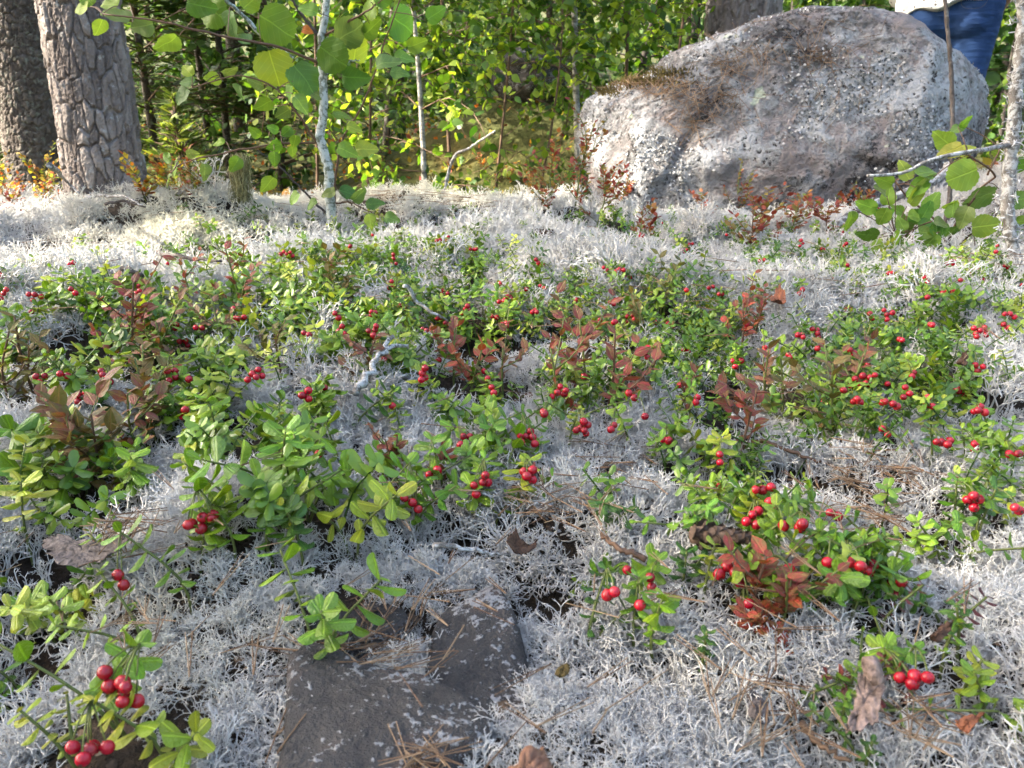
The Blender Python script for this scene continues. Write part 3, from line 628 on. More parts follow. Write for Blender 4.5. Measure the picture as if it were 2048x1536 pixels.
def sprig(px, py, nb=0, tone=None, size=1.0, up=.0, lone=False, hgt=None, joined=False, lift=None, nleaf=None, double=True):
    """px,py: where its crown (or its berries) shows in the photograph"""
    size *= float(1.05 - .30 * smooth(700, 1250, px)) * (.85 if py > 1250 else 1)
    r = random.Random(int(px * 7919 + py * 104729)); h = (hgt or r.uniform(.040, .064)) * (.55 + .45 * size)
    base = at(px, py + (0 if not nb else -6), (lift if lift is not None else h * .72)); base = Vector((base.x, base.y, tz(base.x, base.y)))
    L = .0142 * size * r.uniform(.85, 1.12)
    if tone is None: tone = r.choices(list(GREENS)[:4], [.40, .12, .16, .32])[0]
    col = GREENS[tone]; n = nleaf or r.randint(12, 17); shoots = 2 if (double and r.random() < .42) else 1
    specs = []
    for s in range(shoots):
        off = Vector((r.gauss(0, .018), r.gauss(0, .012), 0)) * s
        lean = (r.gauss(0, .022) + off.x, r.gauss(0, .016) + off.y)
        specs.append(lingon_spec(r, h * (1 if s == 0 else r.uniform(.7, .95)), L, lean, n if s == 0 else int(n * .8)))
    cl = Vector(specs[0][0][-1]) + Vector((r.gauss(0, .004), -.017, (-.008 if py > 830 else -.002) * size))
    if nb:
        T = at(px, py, max(.02, cl.z)); base = Vector((T.x - cl.x, T.y - cl.y, 0)); base.z = tz(base.x, base.y); cl.z = T.z + max(.02, cl.z) - base.z
    if joined:
        SPRIG_XY.append((base.x, base.y, 1.0))
        for path, leaves in specs:
            V, F = tube([Vector(p) + base for p in path], .0008, 3); JOIN.add(V, F, .1)
            D = np.array([l[1][:] for l in leaves]); U = np.array([l[2][:] for l in leaves])
            X = np.cross(D, U); X /= np.linalg.norm(X, axis=1)[:, None]; Z = np.cross(X, D); S = np.array([l[3] for l in leaves])
            Mx = np.stack([X, D, Z], -1) * S[:, None, None]; P = np.array([(l[0] + base)[:] for l in leaves])
            tonev = {'bright green': .55, 'dark green': .15, 'yellow-green': .9, 'grass green': .4}.get(tone, .5)
            V, F, A = scatter(TV, TF, Mx, P, tonev + rng.normal(0, .13, len(leaves))); JOIN.add(V, F, A)
        return
    SPRIG_XY.append((base.x, base.y, 1.0))
    w = WORDS[nb] if nb < 10 else "many"
    desc = f"{tone} lingonberry sprig" + (f" with {w} red {'berry' if nb == 1 else 'berries'}," if nb else " without berries,")
    t = thing("lingonberry_sprig", "", "plant", base, "lingonberry sprigs growing through the lichen"); REG.append((t, desc))
    b = MB()
    for path, leaves in specs:
        V, F = tube(path, np.linspace(.0012, .0007, len(path)), 5); b.add(V, F)
        for p, d, u, ln in leaves:
            put("leaf", r.choice(LING), t, mat_from(d, u, p, ln), jitter(col))
    if nb:
        pts = berries(t, r, cl, nb, .0073 * (.9 + .1 * size), None)
        for p in pts:
            V, F = tube(spline([specs[0][0][-1], (Vector(specs[0][0][-1]) + p) / 2 + Vector((0, 0, .004)), p + Vector((0, 0, .002))], 4), .0005, 3); b.add(V, F)
    link("stem", b.mesh("lingonberry_stem"), M['stem_g'], t)

BERRY_AT = [(245,1365,7),(178,1500,5),(405,1035,6),(236,1150,2),(965,965,5),(930,890,6),(1050,873,7),(1175,850,6),(825,1005,3),(875,940,2),(1065,940,4),(1115,785,5),(975,757,1),
 (1325,880,3),(1290,833,1),(135,752,2),(215,752,6),(335,742,5),(505,748,5),(607,790,4),(640,773,2),(637,908,1),(370,820,2),(350,657,2),(404,656,2),(147,525,2),(335,527,1),(310,570,2),
 (678,663,3),(750,660,3),(640,633,2),(800,612,2),(845,658,2),(875,637,2),(878,720,1),(930,618,4),(895,587,1),(985,633,2),(1000,567,1),(1080,572,2),(785,812,1),(1215,540,2),(1260,555,2),
 (1153,600,1),(1220,605,2),(1255,633,2),(1312,645,1),(1200,640,1),(1440,925,2),(1440,975,1),(1525,980,3),(1505,1030,4),(1545,1015,3),(1605,1048,2),(1567,1052,1),(1470,1145,4),(1580,1145,3),
 (1497,1207,1),(1700,1125,2),(1655,1125,1),(1785,1165,3),(1745,1130,2),(1800,1355,3),(1830,1352,2),(1935,1000,4),(2030,1015,2),(1883,885,5),(1950,888,2),(2035,908,3),(1970,825,4),(1855,810,3),
 (1718,768,3),(1775,768,2),(1645,803,2),(1720,805,3),(1765,805,2),(1635,660,3),(1740,627,2),(1700,620,2),(1845,660,2),(1865,650,2),(1970,663,5),(2020,628,3),(2018,655,3),(1635,697,2),
 (1580,715,2),(1530,695,2),(1665,555,1),(1695,530,2),(1693,487,2),(1850,555,2),(1895,580,4),(1965,560,2),(2010,532,2),(1700,700,2),(1735,730,1),(1828,745,2),(1250,790,1),(1395,795,2),(1360,770,2),
 (1280,1210,1),(1255,1140,1),(1300,1155,2),(1215,1190,2),(1660,1025,2),(1755,415,2),(880,480,2),(745,470,1)]
GREEN_AT = [  # px, py, tone, size
 (40,860,'grass green',1.35),(100,900,'bright green',1.35),(30,950,'grass green',1.3),(90,960,'bright green',1.3),(40,1020,'yellow-green',1.25),(90,1020,'bright green',1.2),(150,920,'grass green',1.2),(15,900,'dark green',1.2),
 (270,930,'bright green',1.15),(250,960,'bright green',1.1),(300,960,'grass green',1.0),(430,850,'bright green',1.1),(440,880,'yellow-green',1.0),(560,880,'grass green',1.35),(540,900,'grass green',1.3),(600,930,'bright green',1.2),(590,960,'grass green',1.2),
 (690,890,'bright green',1.1),(720,920,'bright green',1.15),(650,960,'grass green',1.15),(700,1000,'yellow-green',1.15),(520,1000,'grass green',1.1),(490,980,'bright green',1.0),(600,1050,'dark green',1.1),(540,1040,'grass green',1.1),
 (625,1215,'bright green',1.15),(670,1260,'grass green',1.2),(380,1075,'bright green',.8),(235,1110,'bright green',.8),(130,1160,'grass green',.9),(100,1205,'yellow-green',1.1),(170,1210,'bright green',1.0),(275,1215,'bright green',.9),(70,1200,'bright green',1.0),
 (30,1320,'grass green',1.2),(25,1370,'bright green',1.2),(150,1450,'yellow-green',.9),(1320,1235,'bright green',1.1),(1210,1005,'dark green',1.0),(1205,1030,'dark green',.9),(1410,1140,'yellow-green',1.0),(1385,1050,'grass green',.9),(1360,1140,'dark green',1.0),
 (1710,1075,'bright green',1.0),(1740,1090,'bright green',1.0),(1690,1100,'grass green',1.0),(1820,1110,'grass green',1.0),(1760,1140,'grass green',1.0),(1890,1050,'grass green',1.0),(1905,1080,'bright green',1.0),(1870,1080,'bright green',.9),(1685,1365,'bright green',.9),(1580,1365,'grass green',.7),
 (1690,1410,'grass green',.7),(1905,1285,'bright green',1.0),(1920,1350,'yellow-green',1.1),(2000,1395,'bright green',1.1),(2030,1390,'bright green',1.0),(1740,1480,'dark green',.7),(1410,1290,'dark green',.7),(1905,1195,'dark green',.6),(1940,1240,'dark green',.7),
 (985,830,'bright green',1.1),(960,810,'bright green',1.1),(1000,850,'grass green',1.1),(985,900,'grass green',1.2),(960,920,'grass green',1.2),(1000,940,'bright green',1.1),(960,870,'grass green',1.1),(870,780,'bright green',1.0),(800,830,'bright green',1.0),(820,800,'bright green',1.0),
 (1340,850,'bright green',1.1),(1370,900,'grass green',1.0),(980,1000,'bright green',.9),(830,980,'grass green',1.0),(1840,1395,'maroon',.9),(1770,1212,'maroon',.6),(1910,1240,'maroon',.7),(1075,955,'maroon',.9),(1480,1060,'yellow-green',1.0),(1440,1020,'grass green',1.0),(2010,1000,'yellow-green',1.0),(1960,960,'yellow-green',1.0)]
FILL = [(1024,560,620,50,44),(1500,800,320,110,20),(1100,440,520,14,30),(60,930,70,70,4),(250,850,110,50,8),(430,850,90,40,8),(580,930,80,60,3),(690,930,50,60,2),(600,545,190,32,52),(810,500,160,26,50),(560,640,180,45,38),(300,640,140,45,20),(200,560,120,35,24),(450,720,110,45,18),
 (740,690,110,55,28),(870,630,100,40,18),(620,850,80,40,5),(1000,780,90,50,8),(1110,600,100,55,22),(1250,570,90,45,22),(1230,730,110,45,18),(1330,690,70,45,12),(1420,960,70,50,3),(1490,1000,80,50,5),(1450,690,70,55,16),
 (1590,500,120,25,22),(1710,545,90,45,24),(1750,680,90,55,26),(1850,620,90,55,22),(1980,570,50,55,18),(1720,790,80,45,14),(1900,770,70,50,12),(1700,1100,80,50,4),(1960,940,60,40,5),(100,740,90,35,12),(60,600,60,30,8),
 (1350,455,110,18,10),(1560,450,120,16,12),(1720,460,90,18,12),(1930,530,60,30,10),(420,500,180,22,18),(1000,500,120,25,22),(1350,500,130,18,12),(700,600,200,40,34),(1420,600,60,40,8),(2000,480,40,30,10)]

# ------------------------------------------------------------------ bilberry
TONES = {'dark red': (.16, .018, .022), 'rusty red': (.20, .032, .032), 'brown-red': (.15, .048, .038), 'orange-red': (.27, .035, .026), 'olive': (.11, .115, .022), 'brown and olive': (.13, .085, .028)}
def bilberry(px, py, tone, h, size=1.0, nbr=4, lift=None, joined=False, nleaf=5, spread=1.0, mat='rust', group="bilberry shrublets turning red", desc=None):
    r = random.Random(int(px * 31 + py * 977)); base = at(px, py, h * .6 if lift is None else lift); base.z = tz(base.x, base.y)
    desc = desc or f"{tone} bilberry shrublet"
    t = thing("bilberry_shrublet", "", "plant", base, group); REG.append((t, desc)); b = MB(); lb = MB(); col = TONES[tone]
    tip = Vector((r.gauss(0, .12) * h, r.gauss(0, .1) * h, h * .85)); main = spline([(0, 0, -.01), tip * .5 + Vector((r.gauss(0, .05) * h, 0, 0)), tip], 8)
    V, F = tube(main, np.linspace(.0016, .0009, 8) * (.6 + h * 4), 5); b.add(V, F); twigs = [main[3:]]
    for k in range(nbr):
        i = r.randint(1, 5); p0 = Vector(main[i]); a = r.random() * 6.3; Lb = h * r.uniform(.35, .65) * spread
        e = p0 + Vector((math.cos(a) * .6, math.sin(a) * .6, r.uniform(.45, .9))) * Lb
        tw = spline([p0, (p0 + e) / 2 + Vector((0, 0, -.06 * Lb)) + Vector((r.gauss(0, .05), r.gauss(0, .05), 0)) * Lb, e], 6); V, F = tube(tw, np.linspace(.0011, .0006, 6) * (.6 + h * 3), 4); b.add(V, F); twigs.append(tw)
    P = []; D = []; U = []; S = []
    for tw in twigs:
        n = nleaf + r.randint(-1, 1); sgn = r.choice((-1, 1))
        for k in range(n):
            f = .2 + .8 * k / max(1, n - 1); q = f * (len(tw) - 1); i = min(len(tw) - 2, int(q)); p = Vector(tw[i] + (tw[i + 1] - tw[i]) * (q - i)); ax = Vector(tw[i + 1] - tw[i]).normalized()
            side = ax.cross(Vector((r.gauss(0, .3), r.gauss(0, .3), 1))).normalized() * sgn; sgn = -sgn
            d = (side * r.uniform(.5, 1) + ax * r.uniform(.4, .9) + Vector((0, 0, r.gauss(0, .15)))).normalized(); u = Vector((r.gauss(0, .35), r.gauss(-.25, .35), 1)).normalized()
            P.append(p); D.append(d); U.append(u); S.append(.0165 * size * r.uniform(.7, 1.2))
    if joined:
        D_ = np.array([v[:] for v in D]); X = np.cross(D_, np.array([v[:] for v in U])); X /= np.linalg.norm(X, axis=1)[:, None]; Z = np.cross(X, D_)
        V, F = leaf_grid([.03, .27, .27, .01], nu=1, cup=.2, bend=.1)
        V, F, A = scatter(V, F, np.stack([X, D_, Z], -1) * np.array(S)[:, None, None], np.array([p[:] for p in P]), np.clip(rng.normal({'rust': .35, 'autumn': .6}[mat], .3, len(P)), 0, 1))
        o = link("leaves", lb.add(V, F, A).mesh("bilberry_leaves"), M[mat], t); o["kind"] = "stuff"
    else:
        for p, d, u, s in zip(P, D, U, S): put("leaf", r.choice(BILB), t, mat_from(d, u, p, s), jitter(col, .35))
    link("stem", b.mesh("bilberry_stem"), M['stem_g'] if r.random() < .6 else M['stem_r'], t); return t
BILB_AT = [  # px, py, tone, height, leaf size, branches
 (150,850,'brown-red',.11,1.35,5),(190,880,'brown and olive',.10,1.4,4),(280,830,'brown-red',.10,1.2,4),(250,620,'dark red',.15,1.15,5),(215,650,'rusty red',.13,1.0,4),(330,690,'brown-red',.13,.95,4),(300,780,'brown and olive',.12,1.1,4),
 (480,545,'rusty red',.14,1.0,4),(60,690,'brown and olive',.15,1.0,4),(15,720,'olive',.13,1.0,3),(665,540,'brown and olive',.12,1.0,4),(450,640,'brown-red',.12,.9,3),(755,710,'brown-red',.10,.9,4),(905,700,'rusty red',.10,1.0,4),(930,735,'orange-red',.10,1.0,3),(1010,740,'brown-red',.10,.9,4),
 (1180,690,'dark red',.13,1.25,4),(1215,710,'rusty red',.13,1.2,4),(1100,740,'dark red',.11,1.0,3),(800,915,'dark red',.075,.95,4),(880,940,'orange-red',.07,1.0,3),(1545,1175,'orange-red',.075,1.15,5),(1565,1170,'rusty red',.07,1.1,3),(1500,1250,'orange-red',.045,.8,2),(1560,1305,'orange-red',.03,.7,3),
 (1485,830,'rusty red',.10,1.1,4),(1480,650,'orange-red',.11,.9,3),(1510,620,'rusty red',.09,.9,3),(1545,735,'brown-red',.11,1.0,4),(1660,750,'brown-red',.11,1.0,4),(1690,765,'brown and olive',.11,1.1,3),(1580,760,'olive',.11,1.0,3),(1290,620,'brown and olive',.11,.9,4),(1300,720,'brown-red',.09,.9,3),(1390,790,'rusty red',.07,.8,2),(1330,560,'olive',.1,.9,3),(370,560,'rusty red',.1,.8,3),(560,690,'olive',.1,.9,3)]
BILB_FAR = [  # px, py(base), tone, height, mat, number of branches
 (1100,420,'brown-red',.26,'rust',12),(1150,400,'dark red',.30,'rust',12),(1190,440,'dark red',.20,'rust',10),(1060,380,'brown-red',.22,'rust',10),(1330,390,'rusty red',.34,'rust',14),(1370,400,'brown-red',.30,'rust',12),(1300,370,'rusty red',.26,'rust',10),(1450,400,'brown and olive',.30,'rust',12),(1480,420,'olive',.26,'rust',10),
 (1530,480,'brown-red',.16,'rust',10),(1570,470,'rusty red',.15,'rust',10),(1500,500,'brown and olive',.15,'rust',8),(1620,440,'rusty red',.13,'rust',9),(1690,430,'rusty red',.13,'rust',10),(1730,440,'brown-red',.13,'rust',10),(1660,470,'olive',.13,'rust',8),(1240,400,'rusty red',.15,'rust',8),
 (20,395,'orange-red',.20,'autumn',14),(60,385,'orange-red',.22,'autumn',14),(110,390,'orange-red',.22,'autumn',14),(30,430,'orange-red',.14,'rust',10),(150,385,'orange-red',.14,'autumn',10),(90,415,'brown and olive',.14,'autumn',10),(290,385,'orange-red',.12,'autumn',9),(340,385,'brown and olive',.14,'autumn',9),
 (390,380,'orange-red',.14,'autumn',10),(440,382,'rusty red',.12,'autumn',9),(550,378,'orange-red',.13,'autumn',8),(600,372,'brown and olive',.16,'autumn',8),(770,352,'dark red',.18,'rust',8),(790,360,'rusty red',.14,'autumn',8),(970,355,'olive',.22,'autumn',10),(1000,360,'olive',.18,'autumn',9),(1020,365,'orange-red',.12,'autumn',9),(230,380,'rusty red',.10,'rust',6),
 (1280,470,'brown and olive',.12,'rust',6),(1410,440,'olive',.14,'rust',6)]

# ------------------------------------------------------------------ landmarks and litter: bark, dead leaves, cones, twigs
def flake(name, poly, lift, mat, label, cat, curl=.25, arch=0.0):
    P = [at(x, y, lift) + Vector((0, 0, lift)) for x, y in poly]; c = sum(P, Vector()) / len(P)
    ring = spline([p - c for p in P] + [P[0] - c], 61)[:-1]; ring = ring * (1 + .13 * rng.normal(0, 1, (60, 1)) * .6); R = max(np.linalg.norm(ring, axis=1)); V = []; sc = [1, .96, .75, .5, .25]
    for s in sc:
        for q in ring:
            v = q * s; V.append(v + np.array([0, 0, curl * (np.linalg.norm(v) ** 2) / R + .004 * fbm(v[0] * 160 + 3, v[1] * 160, 3) * 2]))
    V.append((0, 0, 0)); V = np.array(V); n = len(ring); F = []
    for i in range(len(sc) - 1):
        for k in range(n): F += [(i * n + k, i * n + (k + 1) % n, (i + 1) * n + (k + 1) % n), (i * n + k, (i + 1) * n + (k + 1) % n, (i + 1) * n + k)]
    m = (len(sc) - 1) * n; F += [(m + k, m + (k + 1) % n, len(V) - 1) for k in range(n)]
    o = link(name, MB().add(V, np.array(F)).mesh(name), mat); o.location = c; md = o.modifiers.new("thickness", 'SOLIDIFY'); md.thickness = .0008; md.offset = -1
    tag(o, label, cat); return o
f1 = flake("bark_flake", [(92, 1095), (120, 1082), (170, 1085), (215, 1078), (258, 1092), (240, 1115), (190, 1130), (130, 1132), (98, 1112)], .05, M['bark_flake'], "long grey-brown bark flake lying on lichen", "bark", .15); landmark("long grey-brown bark flake", f1.location)
f2 = flake("bark_flake", [(1712, 1360), (1728, 1352), (1770, 1360), (1762, 1400), (1756, 1440), (1720, 1462), (1692, 1475), (1700, 1430), (1712, 1395)], .045, M['papery'], "tall papery pinkish bark flake standing in the lichen", "bark", .1); landmark("papery bark flake", f2.location)
f3 = flake("dead_leaf", [(1012, 1085), (1030, 1068), (1048, 1090), (1076, 1098), (1055, 1115), (1025, 1112)], .055, M['dead'], "curled dark brown dead leaf on flattened lichen", "leaf", .6); landmark("curled dark dead leaf", f3.location)
f4 = flake("dead_leaf", [(1912, 1440), (1935, 1438), (1962, 1442), (1950, 1455), (1935, 1470), (1920, 1456)], .045, M['dead2'], "small orange-brown dead leaf on lichen", "leaf", .5); landmark("small orange dead leaf", f4.location)
f5 = flake("dead_leaf", [(1494, 1395), (1512, 1388), (1530, 1410), (1536, 1450), (1515, 1446), (1500, 1425)], .03, M['bark_flake'], "torn grey bark scrap sunk among the lichen", "bark", .2)
f6 = flake("dead_leaf", [(1862, 1275), (1880, 1262), (1900, 1262), (1888, 1280), (1870, 1290), (1858, 1290)], .05, M['dead'], "dark maroon dead leaf beside a yellow-green sprig", "leaf", .5)
f7 = flake("dead_leaf", [(1912, 724), (1925, 716), (1935, 722), (1930, 735), (1918, 736)], .05, M['dead'], "dark round dead leaf standing up on white lichen", "leaf", .5); landmark("dark round dead leaf", f7.location)
f8 = flake("dead_leaf", [(1540, 600), (1556, 590), (1570, 598), (1566, 614), (1548, 614)], .04, M['dead2'], "rusty dead leaf lying on white lichen", "leaf", .5); landmark("rusty dead leaf", f8.location)
f9 = flake("dead_leaf", [(1112, 1345), (1126, 1336), (1138, 1344), (1134, 1360), (1118, 1362)], .06, M['moss'], "tiny ochre dead leaf caught on the lichen tips", "leaf", .5)
def curled_bark():
    c = at(1030, 1508, .065) + Vector((0, 0, .03)); b = MB(); n = 22; V = []
    for i in range(n):
        a = -0.4 + 4.3 * i / (n - 1); r = .0058 + .0022 * i / n
        for k in range(9):
            u = k / 8 - .5; V.append((-math.cos(a) * r, u * .010 * (1 + .3 * math.sin(i * .9)) , math.sin(a) * r * 1.35 + .03 + .001 * random.gauss(0, 1)))
    F = [(i * 9 + k, i * 9 + k + 1, (i + 1) * 9 + k + 1, (i + 1) * 9 + k) for i in range(n - 1) for k in range(8)]
    o = link("curled_bark", MB().add(V, F).mesh("curled_bark"), M['rusty']); o.location = c; o.rotation_euler = (.25, .1, .5)
    md = o.modifiers.new("thickness", 'SOLIDIFY'); md.thickness = .0012
    tag(o, "curled strip of orange-brown pine bark at the bottom edge", "bark"); landmark("curled orange bark strip", c)
curled_bark()
o = MB(); c = at(1738, 1335, .05); V, F = tube(spline([at(1738, 1312, .06) + Vector((0, 0, .06)) - c, at(1745, 1340, .055) + Vector((0, 0, .055)) - c, at(1758, 1368, .05) + Vector((0, 0, .05)) - c], 8), [.003, .0042, .0045, .0045, .0044, .004, .0035, .003], 8)
o = link("twig", o.add(V, F).mesh("twig"), M['papery']); o.location = c; tag(o, "short stubby pinkish twig above the papery bark flake", "twig")
def cone(px, py, label, s):
    c = at(px, py, .04); t = thing("pine_cone", label, "cone", c + Vector((0, 0, .04))); V, F = leaf_grid([.12, .3, .38, .3], nu=1, cup=.3, bend=-.15); me = MB().add(V, F).mesh("cone_scale"); me.materials.append(M['cone'])
    ax = Vector((.8, -.5, .25)).normalized(); q = ax.to_track_quat('Z', 'Y').to_matrix()
    V, F = tube([ax * -.018 * s, ax * .0, ax * .02 * s], [.006 * s, .007 * s, .002 * s], 8); link("core", MB().add(V, F).mesh("cone_core"), M['cone'], t)
    for k in range(42):
        a = k * 2.4; f = k / 41; p = ax * (-.018 + .036 * f) * s; out = q @ Vector((math.cos(a), math.sin(a), .35 + .9 * f)); put("scale", me, t, mat_from(out.normalized(), ax, p, (.013 - .007 * f) * s), (1, 1, 1, 1))
    landmark(("far" if py < 700 else "near") + " pine cone", c)
cone(1084, 468, "dark open pine cone lying at the foot of the pale lichen mound", 1.3); cone(1437, 1072, "dark pine cone half hidden under the berry plants", 1.0)
def twig(pts, lifts, rad, mat, label, land=None, side=()):
    P = [at(x, y, l) + Vector((0, 0, l)) for (x, y), l in zip(pts, lifts)]; c = P[0].copy(); b = MB(); path = spline([p - c for p in P], 16)
    path += rng.normal(0, rad * .35, path.shape); V, F = tube(path, np.linspace(rad, rad * .5, 16), 6); b.add(V, F)
    for s, (x, y), l in side:
        e = at(x, y, l) + Vector((0, 0, l)) - c; V, F = tube(spline([path[s], (Vector(path[s]) + e) / 2 + Vector((0, 0, rad)), e], 8), np.linspace(rad * .8, rad * .4, 8), 6); b.add(V, F)
    o = link("twig", b.mesh("twig"), mat); o.location = c; tag(o, label, "twig")
    if land: landmark(land, sum(P, Vector()) / len(P))
twig([(712, 785), (740, 745), (765, 705), (782, 672)], [.05, .06, .07, .08], .0042, M['dry_bark'], "forked grey lichen-crusted twig leaning out of the lingonberry patch", "forked grey twig", [(9, (815, 692), .07)])
twig([(812, 570), (835, 605), (870, 628), (895, 640)], [.09, .06, .06, .05], .003, M['dry_bark'], "thin pale bent twig among red berries", "thin pale bent twig")
twig([(246, 538), (280, 548), (302, 575)], [.05, .05, .02], .0045, M['twig'], "dark crooked twig among berry plants", "dark crooked twig")
twig([(170, 395), (240, 392), (285, 410)], [.05, .07, .06], .004, M['dry_bark'], "pale dry twig at the foot of the big pine trunk", "big pine")
twig([(210, 408), (250, 402), (290, 415)], [.05, .05, .05], .004, M['twig'], "black twig arching over lichen before the pine")
twig([(100, 330), (130, 360), (160, 390)], [.22, .12, .05], .004, M['dry_bark'], "pale leaning stick amid the orange bilberries")
twig([(310, 505), (370, 515), (440, 522)], [.05, .06, .05], .0045, M['twig'], "black twig lying along the foot of the cream mound", "black twig")
twig([(1520, 880), (1590, 905), (1640, 925)], [.03, .03, .02], .0022, M['stem_r'], "thin reddish twig across dark litter", "thin reddish twig")
twig([(1600, 1440), (1640, 1490), (1700, 1525)], [.03, .03, .03], .002, M['stem_b'], "thin brown twig in the shaggy lichen near the bottom")
twig([(870, 1090), (1020, 1110)], [.05, .045], .0018, M['dry_bark'], "straight pale stalk lying across the flattened lichen")
twig([(1290, 1120), (1240, 1098), (1200, 1070)], [.04, .05, .05], .0022, M['stem_r'], "reddish brown twig on the flattened white lichen")
landmark("dark flat stone", at(740, 1430)); landmark("rounded grey stone", at(950, 1300)); landmark("flat grey slab", at(710, 1250))
landmark("left photo edge", at(20, 1000)); landmark("right photo edge", at(2040, 900)); landmark("pale flattened lichen", at(1230, 1080)); landmark("big green leaf patch", at(590, 930))
landmark("central berry bunch", at(1000, 880, .06)); landmark("lone berry bunch", at(405, 1040, .06)); landmark("white lichen hollow", at(850, 780, .03)); landmark("red bilberry thicket", at(1180, 430)); landmark("tallest dark red bilberry", at(1190, 700)); landmark("left edge bilberries", at(180, 860)); landmark("lower right corner", at(2020, 1480)); landmark("lower left corner", at(30, 1480))

# pine-needle litter (nobody could count it)
def litter():
    b = MB(); P0 = []; P1 = []
    def patch(px, py, rx, ry, n, lift, L=.032, dirn=None, spread=1.6):
        for k in range(n):
            q = at(px + random.gauss(0, rx * .55), py + random.gauss(0, ry * .55), lift); a = (dirn if dirn is not None else random.random() * 3.14) + random.gauss(0, spread * .3)
            z = q.z + lift + random.uniform(0, .012); l = L * random.uniform(.6, 1.1) / 2; d = Vector((math.cos(a), math.sin(a), random.gauss(0, .12)))
            for s in ((0, .12) if random.random() < .6 else (0,)):
                e = Vector((math.cos(a + s), math.sin(a + s), d.z)); P0.append((q.x - d.x * l, q.y - d.y * l, z - d.z * l)); P1.append((q.x - d.x * l + e.x * 2 * l, q.y - d.y * l + e.y * 2 * l, z + e.z * l))
    patch(740, 1325, 150, 40, 30, .016, .036, .15, 1.2); patch(640, 1330, 60, 30, 9, .016); patch(590, 1480, 20, 60, 10, .018, .04, 1.3, .5); patch(760, 1240, 70, 50, 18, .014, .034, 1.2, 1.5)
    patch(1740, 960, 150, 45, 60, .02); patch(1220, 940, 80, 60, 40, .02); patch(260, 1080, 50, 25, 26, .05, .04); patch(1830, 1460, 90, 50, 14, .03); patch(1560, 1450, 90, 60, 16, .03); patch(860, 1530, 40, 30, 18, .015)
    patch(1090, 1010, 70, 40, 30, .025); patch(260, 1280, 80, 60, 14, .03); patch(120, 500, 100, 30, 40, .03, .06); patch(1500, 1380, 120, 60, 12, .045); patch(1750, 1040, 80, 30, 30, .03)
    patch(1024, 1100, 900, 380, 90, .045, .034); patch(1024, 600, 900, 120, 160, .045, .045); patch(420, 440, 200, 50, 30, .06); patch(850, 400, 200, 20, 70, .055, .06, .1, .8); patch(1980, 420, 80, 120, 160, .03, .07)
    V, F = segments(np.array(P0), np.array(P1), np.full(len(P0), .00042), np.full(len(P0), .00028), 4); b.add(V, F, np.repeat(rng.random(len(P0)), 8))
    o = link("needle_litter", b.mesh("needle_litter", False), M['needle']); o["kind"] = "stuff"; o["label"] = "dry brown pine needles strewn over lichen and stones"; o["category"] = "needles"
litter()
def debris():
    n = 5200; y = .24 + 1.5 * rng.random(n) ** 1.3; x = rng.uniform(-1, 1, n) * (y * .70 + .3); z = terrain(x, y) + rng.uniform(.0005, .004, n)
    Vt, Ft = leaf_grid([.1, .3, .34, .12], nu=1, cup=.5, bend=.2); V, F, A = scatter(Vt, Ft, frames(rng.normal(0, 1, (n, 3)) * np.array([1, 1, .25]), roll=rng.normal(0, .6, n)) * rng.uniform(.003, .011, n)[:, None, None], np.column_stack([x, y, z]), rng.random(n))
    o = link("ground_litter", MB().add(V, F, A).mesh("ground_litter"), m_var("litter_bits", [(0, (.02, .014, .01)), (.5, (.06, .038, .022)), (.85, (.12, .075, .042)), (1, (.2, .15, .1))], .8, scale=300)); o["kind"] = "stuff"; o["label"] = "dark crumbs of bark and dead leaf in the gaps between lichen cushions"; o["category"] = "litter"
debris()

